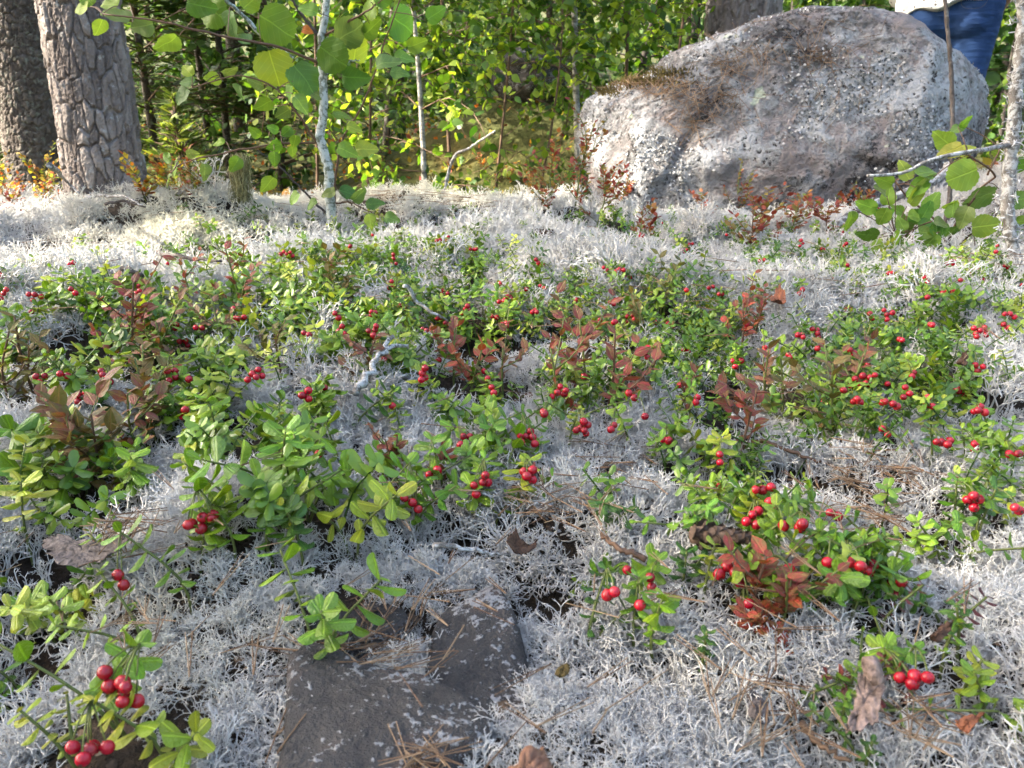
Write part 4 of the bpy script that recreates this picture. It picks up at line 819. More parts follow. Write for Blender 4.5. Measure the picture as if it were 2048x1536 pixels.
# ------------------------------------------------------------------ boulder
def boulder():
    Y0 = 2.86; outl = [(1158, 300), (1160, 240), (1180, 205), (1215, 172), (1290, 158), (1345, 112), (1420, 72), (1500, 42), (1590, 18), (1670, 10), (1750, 18), (1820, 45), (1880, 92), (1935, 125), (1968, 160), (1972, 200), (1950, 255), (1915, 310), (1870, 350), (1790, 430), (1650, 475), (1500, 480), (1350, 470), (1230, 440), (1172, 370)]
    P = np.array([on_plane(x, y, Y0)[:] for x, y in outl]); c = on_plane(1560, 260, Y0); c = np.array(c[:])
    ang = np.arctan2(P[:, 2] - c[2], P[:, 0] - c[0]); rad = np.hypot(P[:, 2] - c[2], P[:, 0] - c[0]); o_ = np.argsort(ang); ang = ang[o_]; rad = rad[o_]
    bm = bmesh.new(); bmesh.ops.create_icosphere(bm, subdivisions=7, radius=1.0)
    D = np.array([v.co[:] for v in bm.verts]); th = np.arctan2(D[:, 2], D[:, 0]); R = np.interp(th, ang, rad, period=2 * PI)
    l = np.hypot(D[:, 0], D[:, 2]); pl = l ** .72
    X = np.cos(th) * R * pl; Z = np.sin(th) * R * pl; dy = np.sign(D[:, 1]) * abs(D[:, 1]) ** .8 * .36
    # upper part leans back, the face below the ridge stands steeper
    Yv = dy + .22 * np.clip(Z, -.2, .4) + .05 * np.clip(-(X + .3), 0, 1)
    n1 = fbm(X * 3 + Yv * 2 + 5, Z * 3 - Yv * 1.5, 4); n2 = 1.6 * fbm(X * 11 + 31, Z * 11 + Yv * 9, 4); n3 = fbm(X * 34 + 3 + Yv * 20, Z * 34 + Yv * 30, 3)
    rid = abs(fbm(X * 5 + Yv * 3 + 50, Z * 4 + 20 + Yv * 2, 3)); k = .07 * n1 + .03 * n2 + .014 * n3 - .05 * np.clip(.06 - rid, 0, 1) * 4
    ledge = -.05 * np.exp(-((X + .42 + .25 * (Z - .1)) / .05) ** 2) * smooth(.3, -.1, Z) * (D[:, 1] < .3)
    V = np.column_stack([X + D[:, 0] * (k + ledge), Yv + D[:, 1] * (k + ledge), Z + D[:, 2] * (k * .7 + ledge * .3)])
    for pn, pd, pk in [((-.15, -.93, .30), .20, .8), ((.55, -.80, .20), .42, .8), ((-.55, -.45, .70), .36, .7), ((-.85, -.45, .1), .52, .7), ((-.1, -.98, -.15), .27, .7)]:
        pn = np.array(pn) / np.linalg.norm(pn); q = V @ pn - pd - .03 * n1 - .012 * n2; V = V - pn * (np.clip(q, 0, 9) * pk)[:, None]
    crk = np.abs(V[:, 0] * .35 + V[:, 2] * .9 + .12 * n1 + .02); crk2 = np.abs(V[:, 0] + .33 - .45 * V[:, 2] + .10 * n1)
    V[:, 1] += (D[:, 1] < .1) * (.022 * np.exp(-(crk / .010) ** 2) * smooth(-.1, .2, V[:, 0]) + .016 * np.exp(-(crk2 / .022) ** 2) * smooth(.15, -.05, V[:, 2])) + (D[:, 1] < .1) * (.012 * n3 + .008 * fbm(X * 70, Z * 70 + Yv * 50, 2))
    F = np.array([[v.index for v in f.verts] for f in bm.faces]); bm.free()
    me = fast_mesh("boulder", V, F); t = thing("boulder", "large rounded granite boulder crusted with grey lichen and pine needles", "boulder", Vector(c))
    rock = link("rock", me, M['granite'], t); landmark("big boulder", (c[0] - .1, c[1] - .35, .1))
    bvh = BVHTree.FromPolygons([tuple(v) for v in V], [tuple(f) for f in F])
    def hit(px, py):
        d = Vector(ray(px, py)).normalized(); h = bvh.ray_cast(Vector((0, 0, CAM_H)) - Vector(c), d); return (h[0], h[1]) if h[0] is not None else (None, None)
    # curled foliose lichen lobes all over it
    Vt, Ft = leaf_grid([.10, .34, .42, .30], nu=1, cup=-.5, bend=-.25); P_ = []; Dn = []; Up = []; S = []
    for _ in range(13000):
        px, py = random.uniform(1150, 1985), random.uniform(5, 430); h, nn = hit(px, py)
        if h is None: continue
        if fbm(np.array(h.x * 5 + 3), np.array(h.z * 5 + h.y * 4), 3) < .05 + .12 * (random.random() - .5): continue
        a = nn.orthogonal().normalized(); a = Matrix.Rotation(random.random() * 6.3, 3, nn) @ a; P_.append(h + nn * .001); Dn.append((a + nn * random.uniform(.1, .8)).normalized()); Up.append(nn); S.append(random.uniform(.004, .010))
    Dn = np.array([v[:] for v in Dn]); U = np.array([v[:] for v in Up]); X_ = np.cross(Dn, U); X_ /= np.linalg.norm(X_, axis=1)[:, None]; Z_ = np.cross(X_, Dn)
    V2, F2, A2 = scatter(Vt, Ft, np.stack([X_, Dn, Z_], -1) * np.array(S)[:, None, None], np.array([p[:] for p in P_]), np.clip(rng.normal(.5, .25, len(P_)), 0, 1))
    o = link("lichen_lobes", MB().add(V2, F2, A2).mesh("lichen_lobes"), m_var("foliose_lichen", [(0, (.04, .04, .04)), (.4, (.17, .17, .165)), (.7, (.34, .335, .33)), (1, (.5, .49, .48))], .9, scale=80), t); o["kind"] = "stuff"
    # fallen needles and dry moss on the upper ledge
    P0 = []; P1 = []
    for (px, py, rx, ry, n) in [(1420, 200, 60, 35, 90), (1330, 180, 55, 20, 90), (1390, 250, 60, 30, 40), (1470, 130, 50, 25, 60), (1640, 115, 40, 20, 45), (1560, 90, 160, 50, 70), (1260, 172, 50, 12, 90), (1680, 160, 120, 80, 40)]:
        for _ in range(n):
            h, nn = hit(random.gauss(px, rx * .6), random.gauss(py, ry * .6))
            if h is None: continue
            a = (Matrix.Rotation(random.random() * 6.3, 3, nn) @ nn.orthogonal().normalized()) * random.uniform(.02, .04); q = h + nn * random.uniform(.002, .014); j = nn * random.gauss(.0, .008); P0.append((q - a - j)[:]); P1.append((q + a + j)[:])
    V3, F3 = segments(np.array(P0), np.array(P1), np.full(len(P0), .0008), np.full(len(P0), .0006), 4)
    o = link("needles", MB().add(V3, F3, np.repeat(rng.random(len(P0)), 8)).mesh("boulder_needles", False), M['needle'], t); o["kind"] = "stuff"
    P_ = []; D_ = []
    for (px, py, rx, ry, n) in [(1270, 166, 60, 7, 380), (1330, 148, 45, 9, 200), (1215, 183, 30, 8, 200), (1920, 330, 30, 20, 200)]:
        for _ in range(n):
            h, nn = hit(random.gauss(px, rx * .6), random.gauss(py, ry * .6))
            if h is None: continue
            P_.append(h[:]); D_.append((nn + Vector((random.gauss(0, .4), random.gauss(0, .4), random.gauss(0.3, .3)))).normalized()[:])
    P_ = np.array(P_); D_ = np.array(D_); V4, F4 = segments(P_, P_ + D_ * rng.uniform(.012, .03, len(P_))[:, None], np.full(len(P_), .0022), np.full(len(P_), .0003), 3)
    o = link("dry_moss", MB().add(V4, F4, np.repeat(rng.random(len(P_)), 6)).mesh("dry_moss", False), M['moss'], t); o["kind"] = "stuff"
boulder()

# ------------------------------------------------------------------ trunks
def trunk_mesh(path, rad, cellw, cellh, amp, nth=110, nz=240, seed=0, flare=.0):
    s = np.concatenate([np.linspace(0, .17, int(nz * .75)), np.linspace(.175, 1, nz - int(nz * .75))]); P0_ = spline(path, 60); P = np.stack([np.interp(s, np.linspace(0, 1, 60), P0_[:, q]) for q in range(3)], -1); R = np.interp(s, np.linspace(0, 1, len(rad)), rad); Ltot = np.linalg.norm(np.diff(P, axis=0), axis=1).sum()
    th = np.arange(nth) * 2 * PI / nth; TH, S = np.meshgrid(th, s); zz = S * Ltot; nc = max(4, int(2 * PI * rad[0] / cellw)); wv = fbm(np.cos(TH) * 2 + 5, zz * 5 + np.sin(TH) * 2, 3); u = TH / (2 * PI) * nc + .9 * wv; v = zz / cellh + 1.2 * fbm(np.cos(TH) * 3 + 15, zz * 7 + np.sin(TH) * 3, 2)
    r2 = np.random.default_rng(seed); J = r2.random((nc, 600, 3)); ui = np.floor(u).astype(int); vi = np.floor(v).astype(int); f1 = np.full(u.shape, 9.); f2 = np.full(u.shape, 9.); hh = np.zeros(u.shape)
    for a in (-1, 0, 1):
        for b in (-1, 0, 1):
            cj = J[(ui + a) % nc, (vi + b) % 600]; d = np.hypot(ui + a + .15 + .7 * cj[..., 0] - u, vi + b + .15 + .7 * cj[..., 1] - v)
            hh = np.where(d < f1, cj[..., 2], hh); f2 = np.where(d < f1, f1, np.minimum(f2, d)); f1 = np.minimum(f1, d)
    disp = amp * (smooth(.02, .17, f2 - f1) * (.45 + .8 * hh) + .55 * fbm(u * 3.1, zz * 45, 4) + .35 * fbm(u * 9, zz * 120, 2))
    RR = R[:, None] + disp - amp * .5 + flare * np.exp(-zz / .12) * (1 + .4 * np.sin(TH * 4 + seed))
    T = np.gradient(P, axis=0); T /= np.linalg.norm(T, axis=1)[:, None]; U = np.cross(T, [0, 1.0, 0]); U /= np.linalg.norm(U, axis=1)[:, None]; W = np.cross(T, U)
    V = (P[:, None] + RR[..., None] * (np.cos(TH)[..., None] * U[:, None] + np.sin(TH)[..., None] * W[:, None])).reshape(-1, 3)
    i, j = np.meshgrid(np.arange(nz - 1), np.arange(nth), indexing='ij'); j2 = (j + 1) % nth
    return V, np.stack([i * nth + j, i * nth + j2, (i + 1) * nth + j2, (i + 1) * nth + j], -1).reshape(-1, 4), hh.ravel()
def needle_crown(r, centre_top, z0, z1, rmax, n, clump=.22):
    """boughs with needle brushes; returns verts, faces, var and bough tubes"""
    b = MB(); tb = MB(); Vt = np.array([(-.055, 0, 0), (.055, 0, 0), (.05, .5, .03), (0, 1, 0), (-.05, .5, .03)]) ; Ft = np.array([(0, 1, 2), (0, 2, 4), (2, 3, 4)])
    for k in range(n):
        f = r.random(); z = z0 + (z1 - z0) * f; L = rmax * (1 - .75 * f) * r.uniform(.6, 1.05); a = r.random() * 6.3; d = Vector((math.cos(a), math.sin(a), r.uniform(-.15, .45))); p0 = centre_top(z); p1 = p0 + d * L
        path = spline([p0, (p0 + p1) / 2 + Vector((0, 0, .08 * L)), p1], 7); V, F = tube(path, np.linspace(.03, .006, 7), 5); tb.add(V, F)
        m = int(26 * L); P = []; D = []
        for _ in range(m):
            q = r.uniform(.25, 1) * 6; i = min(5, int(q)); c = Vector(path[i] + (path[i + 1] - path[i]) * (q - i)) + Vector((r.gauss(0, clump), r.gauss(0, clump), r.gauss(0, clump * .6)))
            for _ in range(7): P.append(c[:]); D.append((r.gauss(0, 1), r.gauss(0, 1), r.gauss(.4, .7)))
        if P:
            V, F, A = scatter(Vt, Ft, frames(D) * rng.uniform(.10, .22, len(P))[:, None, None], np.array(P), np.clip(rng.normal(.45, .25, len(P)), 0, 1)); b.add(V, F, A)
    return b, tb
def conifer(name, label, base, top, r0, r1, mat, cell, amp, crown, flare=.03, seed=1, mid=None, group=None, res=(110, 240)):
    base = Vector(base); top = Vector(top); t = thing(name, label, "tree", base, group); path = [Vector((0, 0, -.15)), (mid - base) if mid is not None else (top - base) * .5, top - base]
    V, F, A = trunk_mesh(path, [r0, r0 * .93, (r0 + r1) / 2, r1], cell[0], cell[1], amp, res[0], res[1], seed, flare); link("trunk", MB().add(V, F, A).mesh("trunk"), M[mat], t)
    r = random.Random(seed); H = (top - base).z
    fn = lambda z: (top - base) * ((z) / H)
    b, tb = needle_crown(r, fn, crown[0], crown[1], crown[2], crown[3]); stuff(link("boughs", tb.mesh("boughs"), M['spruce'], t)); o = link("crown", b.mesh("crown"), M['conifer'], t); o["kind"] = "stuff"; return t
# pine lit from the side
pb = on_plane(213, 388, 2.80); pb.z = tz(pb.x, pb.y); pt = on_plane(155, -40, 2.86); d = (pt - pb) / (pt.z - pb.z)
conifer("pine_tree", "leaning pine with furrowed bark lit along one edge", pb, pb + d * 9.0 * .7 + Vector((.2, .6, 2.5)), .124, .07, 'pine', (.027, .13), .014, (4.2, 8.6, 2.3, 60), .03, 3, mid=pb + d * 3.2, res=(260, 620))
sb_ = on_plane(76, 340, 3.75); sb_.z = tz(sb_.x, sb_.y); st = on_plane(28, -40, 3.8); d = (st - sb_) / (st.z - sb_.z)
conifer("spruce_tree", "dark spruce trunk in shade behind the sunlit pine", sb_, sb_ + d * 9.0, .145, .08, 'spruce', (.022, .03), .010, (2.6, 8.5, 2.2, 90), .05, 5, res=(200, 500))
tb_ = on_plane(1470, 200, 4.6); tb_.z = tz(tb_.x, tb_.y)
conifer("pine_tree", "grey pine trunk standing directly behind the boulder", tb_, tb_ + Vector((.1, .3, 9)), .195, .10, 'pine', (.036, .15), .015, (4.5, 8.8, 2.0, 50), .03, 8, res=(180, 420))
# unseen spruces added beyond the left edge to shade the foreground and ridge
for k, (x, y, h, R, n) in enumerate([(-4.8, -.33, 9.5, 1.7, 38), (-3.2, -.19, 8.5, 1.6, 30), (-6.9, -.4, 11.0, 2.0, 38), (-2.4, -1.3, 8.0, 1.6, 34), (-5.4, 1.5, 9.8, 2.0, 105)]):
    bz = tz(x, y); conifer("spruce_tree", ["tall spruce farthest along the left side beyond the frame", "spruce standing close on the left beyond the frame", "tallest spruce beyond the left frame edge", "slim spruce beside the photographer on the left", "spruce with a high crown beyond the left frame edge"][k], (x, y, bz), (x + .1, y, bz + h), .15, .04, 'spruce', (.03, .04), .008, (4.2 if k == 4 else 1.3, h - .3, R, n), .03, 20 + k, res=(40, 80))

# ------------------------------------------------------------------ saplings with leaves one by one
def stick(pts, Y, r0, r1, n=26, sides=8, jit=0.0):
    Ys = Y if isinstance(Y, (list, tuple)) else [Y] * len(pts); P = spline([on_plane(x, y, q) for (x, y), q in zip(pts, Ys)], n); P = P + rng.normal(0, jit, P.shape); return P, np.linspace(r0, r1, n)
def aspen_leaf(t, px, py, size, Y, tone, rot, tilt, c, twigs):
    """px,py is the middle of the blade; rot: in-picture angle of the tip (0 = up, clockwise), tilt: how far it is turned edge-on"""
    ctr = on_plane(px, py, Y); Lm = size / FPX * Y
    d = Vector((math.sin(rot), 0, math.cos(rot))); nrm = Vector((0, -1, .15)); sidev = d.cross(nrm).normalized()
    q = Matrix.Rotation(tilt, 3, d) @ Matrix.Rotation(random.gauss(0, .25), 3, sidev); d2 = (q @ d).normalized(); n2 = (q @ nrm).normalized(); p0 = ctr - d2 * Lm * .5 - c
    # petiole towards the nearest twig point
    best = min((Vector(p) for tw in twigs for p in tw), key=lambda v: (v - p0).length)
    put("leaf", random.choice(ASPEN if size > 58 else ASPEN_SMALL), t, mat_from(d2, n2, p0, Lm), jitter(tone, .2))
    return p0, best
def petioles(t, lst):
    for p0, q in lst:
        if (p0 - q).length < .16:
            V, F = tube(spline([q, (p0 + q) / 2 + Vector((0, 0, .004)), p0], 6), .0009, 4); link("petiole", MB().add(V, F).mesh("petiole"), M['stem_r'], t)
G1, G2, G3, G4 = (.11, .21, .032), (.075, .16, .03), (.17, .26, .04), (.10, .165, .05)
def aspen_sapling():
    Yb = 1.86; base = on_plane(668, 470, Yb); base.z = tz(base.x, base.y); t = thing("aspen_sapling", "slim aspen sapling with pale lichen-spotted stem and round leaves", "tree", base); landmark("pale aspen stem", base)
    P, R = stick([(672, 560), (660, 400), (655, 330), (640, 275), (648, 220), (646, 150), (640, 100), (652, 20), (660, -120), (690, -420)], Yb, .0125, .006, 60, 12, .0012); b = MB(); V, F = tube(P - np.array(base), R, 12); b.add(V, F); link("stem", b.mesh("stem"), M['aspen_bark'], t)
    BR = [([(642, 128), (560, 95), (470, 78), (380, 58), (300, 40), (205, 28)], [1.86, 1.82, 1.78, 1.74, 1.72, 1.7], .0036, 'stem_r'), ([(650, 88), (612, 40), (590, 10), (575, -30)], [1.86, 1.86, 1.85, 1.84], .0045, 'twig'), ([(585, 120), (530, 75), (480, 25), (440, -10)], [1.95, 1.93, 1.92, 1.9], .007, 'aspen_bark'),
          ([(640, 292), (610, 250), (570, 195), (530, 165), (470, 152), (385, 175)], [1.86, 1.84, 1.82, 1.8, 1.79, 1.78], .003, 'stem_r'), ([(640, 285), (560, 288), (470, 302), (370, 325), (340, 345)], [1.86, 1.82, 1.8, 1.78, 1.78], .0028, 'stem_r'), ([(655, 430), (610, 385), (560, 335), (515, 300)], [1.86, 1.84, 1.82, 1.8], .0032, 'twig'),
          ([(668, 420), (672, 340), (690, 270), (715, 230), (745, 160), (770, 80), (800, 0), (815, -60)], [1.88, 1.88, 1.87, 1.86, 1.85, 1.84, 1.83, 1.82], .0030, 'stem_r'), ([(645, 155), (690, 125), (720, 120)], [1.86, 1.87, 1.88], .003, 'aspen_bark'), ([(664, 410), (700, 405), (750, 430)], [1.88, 1.86, 1.84], .0025, 'stem_r'),
          ([(650, 70), (720, 30), (780, -10)], [1.86, 1.82, 1.8], .003, 'stem_r')]
    tw = []
    for pts, Y, r0, mt in BR:
        P, R = stick(pts, Y, r0, r0 * .45, 22, 6, .0008); P = P - np.array(base); tw.append(P); V, F = tube(P, R, 6); link("branch", MB().add(V, F).mesh("branch"), M[mt], t)
    LV = [(553,52,84,G2,2.2,.35),(548,135,80,G3,2.9,.3),(608,155,76,G2,2.6,.7),(665,112,72,G2,2.2,.3),(712,95,66,G3,.35,1.0),(703,155,62,G2,1.6,.5),(700,65,70,G4,1.2,.8),(803,47,72,G2,1.9,.2),(740,22,48,G1,.2,.5),(765,-12,60,G2,1,.4),(425,18,78,G1,2.2,.5),(470,62,48,G4,2.5,.6),(395,10,60,G2,1.8,.4),(500,5,50,G1,1,.5),
      (165,15,42,G3,4.9,.5),(175,-2,40,G1,5.6,.4),(222,8,46,G3,5.2,.7),(238,32,58,G4,4.9,.9),(200,52,40,G3,3.6,.9),(288,52,52,G4,4.5,.5),(338,85,58,G3,4.2,1.0),(462,42,52,G4,3.4,.5),(490,78,36,G4,5.2,.6),(376,142,34,G3,5.6,.2),(378,163,32,G4,4.6,.3),(366,188,42,G4,3.9,.5),(428,157,38,G3,4.6,.6),(456,145,36,G4,1.2,1.1),(480,185,48,G4,3.9,.4),(512,166,44,G4,4.9,.7),(530,208,46,G3,4.2,.8),
      (568,225,36,G4,4.2,.4),(580,180,38,G1,3.3,.8),(600,205,44,G4,2.4,.5),(512,266,30,G1,5.5,.3),(548,258,26,G1,5,.4),(575,262,30,G2,4,.4),(590,280,30,G1,3.4,.4),(552,292,34,G1,4.5,.5),(549,315,32,G2,3.2,.3),(585,300,28,G1,3,.5),(440,285,28,G1,4.6,.6),(335,316,30,G1,5.1,.1),(382,307,28,G3,1.3,.3),(352,335,40,G3,4.0,.9),(338,358,32,G4,3.7,1.1),(410,340,38,G4,3.4,1.0),(472,326,38,G1,3.8,.4),(538,366,44,G3,3.9,.7),(590,394,34,G2,4.0,.6),
      (695,385,48,G2,1.7,.7),(715,394,40,G4,.9,.8),(746,408,42,G2,1.3,.6),(740,440,38,G4,3,.6),(780,436,36,G2,1.9,.3),(690,300,46,G1,1.9,.4),(728,298,48,G3,1.5,.3),(705,255,34,G3,1.7,.5),(680,230,40,G1,1.8,.9),(660,385,34,G4,4.4,.6),(625,408,34,G2,4.3,.7),(612,60,24,(.34,.13,.03),2,.3),(770,125,54,G4,1.3,.7),(805,115,44,G1,1.4,.6),(795,145,40,G2,1.7,.5),(830,90,44,G1,1.3,.5),(868,30,44,G2,1.1,.5),(620,20,40,G1,5,.4),(635,190,30,G4,5,.6),(740,60,48,G1,1.0,.7)]
    pts = [aspen_leaf(t, x, y, s * .88, Yb + random.uniform(-.09, .04), c, r, ti * random.choice((-1, 1)), Vector(base), tw) for x, y, s, c, r, ti in LV]; petioles(t, pts)
aspen_sapling()
def right_aspens():
    Yb = 1.62; base = on_plane(1905, 505, Yb); base.z = tz(base.x, base.y); t = thing("aspen_sapling", "low aspen shoot with broad green leaves before the boulder's edge", "tree", base)
    BR = [([(1905, 505), (1885, 470), (1870, 440), (1820, 400), (1790, 360)], [1.62, 1.62, 1.62, 1.62, 1.62], .003, 'stem_r'), ([(1905, 505), (1850, 485), (1790, 470)], [1.62, 1.58, 1.55], .0025, 'stem_r'), ([(1905, 505), (1900, 470), (1960, 380), (1990, 350), (1935, 310)], [1.62, 1.6, 1.56, 1.54, 1.52], .0032, 'stem_r'), ([(1905, 505), (1940, 470), (1965, 450)], [1.62, 1.58, 1.56], .0025, 'stem_r'), ([(1975, 350), (2000, 300), (2030, 260)], [1.55, 1.55, 1.55], .002, 'stem_r')]
    tw = []
    for pts, Y, r0, mt in BR:
        P, R = stick(pts, Y, r0, r0 * .5, 18, 6, .0006); P = P - np.array(base); tw.append(P); V, F = tube(P, R, 6); link("branch", MB().add(V, F).mesh("branch"), M[mt], t)
    LV = [(1812,345,42,G3,5.9,.3),(1772,363,38,G1,5.0,.6),(1850,345,52,G1,1.0,1.0),(1840,372,46,G1,4.2,1.1),(1832,392,50,G3,.6,.9),(1765,382,40,G4,4.6,1.2),(1848,365,40,G4,1.2,1.1),(1772,430,40,G1,4.9,.6),(1800,425,38,G1,5.2,.8),(1852,423,36,G1,.4,.2),(1828,432,36,G1,1.4,.7),(1740,470,44,G2,4.7,1.0),(1785,485,42,G1,3.9,.7),(1800,480,46,G2,3.8,.8),(1850,470,44,G1,2.4,.8),(1880,445,34,G4,1.7,1.1),
          (1905,462,44,G2,3.4,.6),(1930,430,46,G4,3.4,.9),(1967,452,58,G3,1.4,.2),(1978,498,52,G2,1.7,.3),(1925,350,62,G3,4.3,.15),(1890,282,48,G3,5.3,.5),(1905,300,46,(.22,.22,.03),4.6,1.1),(1928,302,36,(.25,.25,.04),1.2,.9),(2005,310,34,G3,5,.7),(1960,395,70,G4,4.0,1.25),(2038,400,46,G2,1.3,.4),(2040,330,40,G2,1.4,.6),(1755,495,40,G3,4,.5),(1820,505,44,G2,3.2,.6),(1870,500,44,G2,2.5,.7),(1930,245,30,G1,1,1.0),(1915,258,28,G4,4.2,1.1),(2035,445,44,G1,1.6,.7),(1850,448,36,G2,1.9,.8),(1815,455,34,G4,4.6,.9)]
    for _ in range(22): LV.append((random.gauss(1830, 60), random.gauss(455, 40), random.uniform(30, 44), random.choice((G1, G2, G3)), random.uniform(0, 6.3), random.uniform(.4, 1.2)))
    pts = [aspen_leaf(t, x, y, s * .98, 1.55 + random.uniform(-.06, .04), c, r, ti * .65 * random.choice((-1, 1)), Vector(base), tw) for x, y, s, c, r, ti in LV]; petioles(t, pts); landmark("low aspen shoot", base)
right_aspens()
def dry_stem(pts, Y, r0, r1, label, sides, name="dry_stem", crust=200, cs=.010, mat='dry_bark', land=None):
    base = on_plane(*pts[0], Y[0]); base.z = tz(base.x, base.y) - .01; P = spline([base] + [on_plane(x, y, q) for (x, y), q in zip(pts[1:], Y[1:])], 60); P[1:] += rng.normal(0, r0 * .10, P[1:].shape); P = P - np.array(base)
    t = thing(name, label, "branch", base); V, F = tube(P, np.linspace(r0, r1, 60) * (1 + .1 * rng.normal(0, 1, 60)), 12); link("wood", MB().add(V, F).mesh("wood"), M[mat], t)
    for pts2, Y2, rr in sides:
        Q, R = stick(pts2, Y2, rr, rr * .55, 20, 8, rr * .1); V, F = tube(Q - np.array(base), R, 8); link("side_branch", MB().add(V, F).mesh("side_branch"), M[mat], t)
    if crust:                                                         # tufted lichen crust
        A = []; B = []; idx = rng.integers(0, len(P), crust)
        for i in idx:
            p = Vector(P[i]) + Vector((random.gauss(0, r0 * .7), random.gauss(0, r0 * .7), random.gauss(0, .01)))
            for _ in range(5): A.append(p[:]); B.append((p + Vector((random.gauss(0, 1), random.gauss(0, 1), random.gauss(.2, 1))).normalized() * cs * random.uniform(.4, 1.2))[:])
        V, F = segments(np.array(A), np.array(B), np.full(len(A), .0011), np.full(len(A), .0006)); o = link("lichen_crust", MB().add(V, F, np.repeat(rng.random(len(A)), 6)).mesh("lichen_crust"), m_var("crust", [(0, (.2, .2, .2)), (.5, (.4, .4, .41)), (1, (.55, .55, .55))], .9), t); o["kind"] = "stuff"
    if land: landmark(land, base)
dry_stem([(2036, 575), (2016, 440), (2020, 330), (2034, 180), (2046, 60), (2050, -80), (2060, -400)], [1.30, 1.31, 1.32, 1.33, 1.34, 1.35, 1.36], .0100, .0085, "dead pale stem with grey lichen tufts at the right edge", [([(2020, 290), (1960, 300), (1900, 310), (1850, 325), (1800, 347), (1735, 352)], [1.32, 1.28, 1.26, 1.25, 1.24, 1.22], .004), ([(2022, 290), (2060, 275), (2120, 270)], [1.32, 1.32, 1.32], .004)], crust=260, land="dead pale stem")
dry_stem([(1885, 480), (1898, 400), (1905, 260), (1902, 140), (1890, 0), (1880, -150)], [1.75] * 6, .0052, .0035, "thin bare upright stem in front of the boulder", [], crust=0, mat='pine', name="bare_sapling")
dry_stem([(1620, 480), (1700, 430), (1790, 395), (1880, 355), (1900, 330)], [1.9, 1.95, 2.0, 2.05, 2.1], .009, .012, "fallen pale branch slanting up towards the right bank", [], crust=60, name="fallen_branch")
dry_stem([(880, 345), (905, 320), (940, 295), (990, 262)], [2.75, 2.7, 2.66, 2.62], .006, .003, "thin dead branch jutting up behind the pale mound", [], crust=0, mat='dry_bark', name="fallen_branch")
dry_stem([(482, 425), (482, 380), (480, 325)], [1.92, 1.92, 1.92], .012, .009, "short broken stub shaggy with olive beard lichen", [], crust=0, mat='spruce', name="broken_stub")
def beard():
    A = []; B = []; c = on_plane(480, 330, 1.92)
    for _ in range(900):
        p = on_plane(480 + random.gauss(0, 9), random.uniform(305, 395), 1.92 + random.gauss(0, .012)); q = p + Vector((random.gauss(0, .006), random.gauss(0, .006), -random.uniform(.01, .035))); A.append((p - c)[:]); B.append((q - c)[:])
    V, F = segments(np.array(A), np.array(B), np.full(len(A), .0009), np.full(len(A), .0005)); o = link("beard_lichen", MB().add(V, F, np.repeat(rng.random(len(A)), 6)).mesh("beard_lichen"), M['usnea']); o.location = c
    tag(o, "olive-grey beard lichen hanging from a low twig over the cream mound", "lichen")
beard()

# ------------------------------------------------------------------ background trees and shrubs
LV_, LF_ = leaf_grid(BIRCH, nu=1, cup=.15, bend=.15)
def leafy_tree(name, label, cat, base, top, r0, mat, bark, nl, spread, leaf, z0=.15, nbough=26, group=None, var=(.5, .25), droop=.3, seed=0):
    r = random.Random(seed); rg = np.random.default_rng(seed); base = Vector(base); top = Vector(top); t = thing(name, label, cat, base, group); H = (top - base).length
    path = spline([(0, 0, -.1), (top - base) * .5 + Vector((r.gauss(0, .03) * H, r.gauss(0, .03) * H, 0)), top - base], 16); V, F = tube(path, np.linspace(r0, r0 * .3, 16), 8); link("trunk", MB().add(V, F).mesh("trunk"), M[bark], t)
    bb = MB(); tw = []
    for k in range(nbough):
        f = z0 + (1 - z0) * r.random(); i = min(14, int(f * 15)); p0 = Vector(path[i]); a = r.random() * 6.3; L = spread * (1.1 - .6 * f) * r.uniform(.5, 1.1); e = p0 + Vector((math.cos(a), math.sin(a), r.uniform(-.1, .6))).normalized() * L + Vector((0, 0, -droop * L * .3))
        q = spline([p0, (p0 + e) / 2 + Vector((0, 0, .12 * L)), e], 7); V, F = tube(q, np.linspace(r0 * .25, .0015, 7), 4); bb.add(V, F); tw.append(q)
        for s in range(3):
            j = r.randint(2, 5); e2 = Vector(q[j]) + Vector((r.gauss(0, .35), r.gauss(0, .35), r.gauss(-.1, .3))) * L * .8; q2 = spline([q[j], (Vector(q[j]) + e2) / 2 + Vector((0, 0, .03)), e2], 5); V, F = tube(q2, np.linspace(.003, .001, 5), 3); bb.add(V, F); tw.append(q2)
    stuff(link("boughs", bb.mesh("boughs"), M[bark] if bark != 'birch_bark' else M['stem_b'], t)); P = []; D = []
    for _ in range(nl):
        q = tw[r.randrange(len(tw))]; u = r.uniform(.15, 1) * (len(q) - 1); i = min(len(q) - 2, int(u)); p = q[i] + (q[i + 1] - q[i]) * (u - i); P.append(p + np.array([r.gauss(0, .02), r.gauss(0, .02), r.gauss(0, .02)])); D.append((r.gauss(0, .7), r.gauss(0, .7), r.gauss(-.35, .5)))
    Mx = frames(D, roll=rg.normal(0, .7, nl)) * (leaf * rg.uniform(.65, 1.2, nl))[:, None, None]; V, F, A = scatter(LV_, LF_, Mx, np.array(P), np.clip(rg.normal(var[0], var[1], nl), 0, 1))
    o = link("crown", MB().add(V, F, A).mesh("crown"), M[mat], t); o["kind"] = "stuff"; return t
def gbase(px, py, Y): p = on_plane(px, py, Y); p.z = tz(p.x, p.y); return p
def gtop(b, dx, h, dy=0): return b + Vector((dx, dy, h))
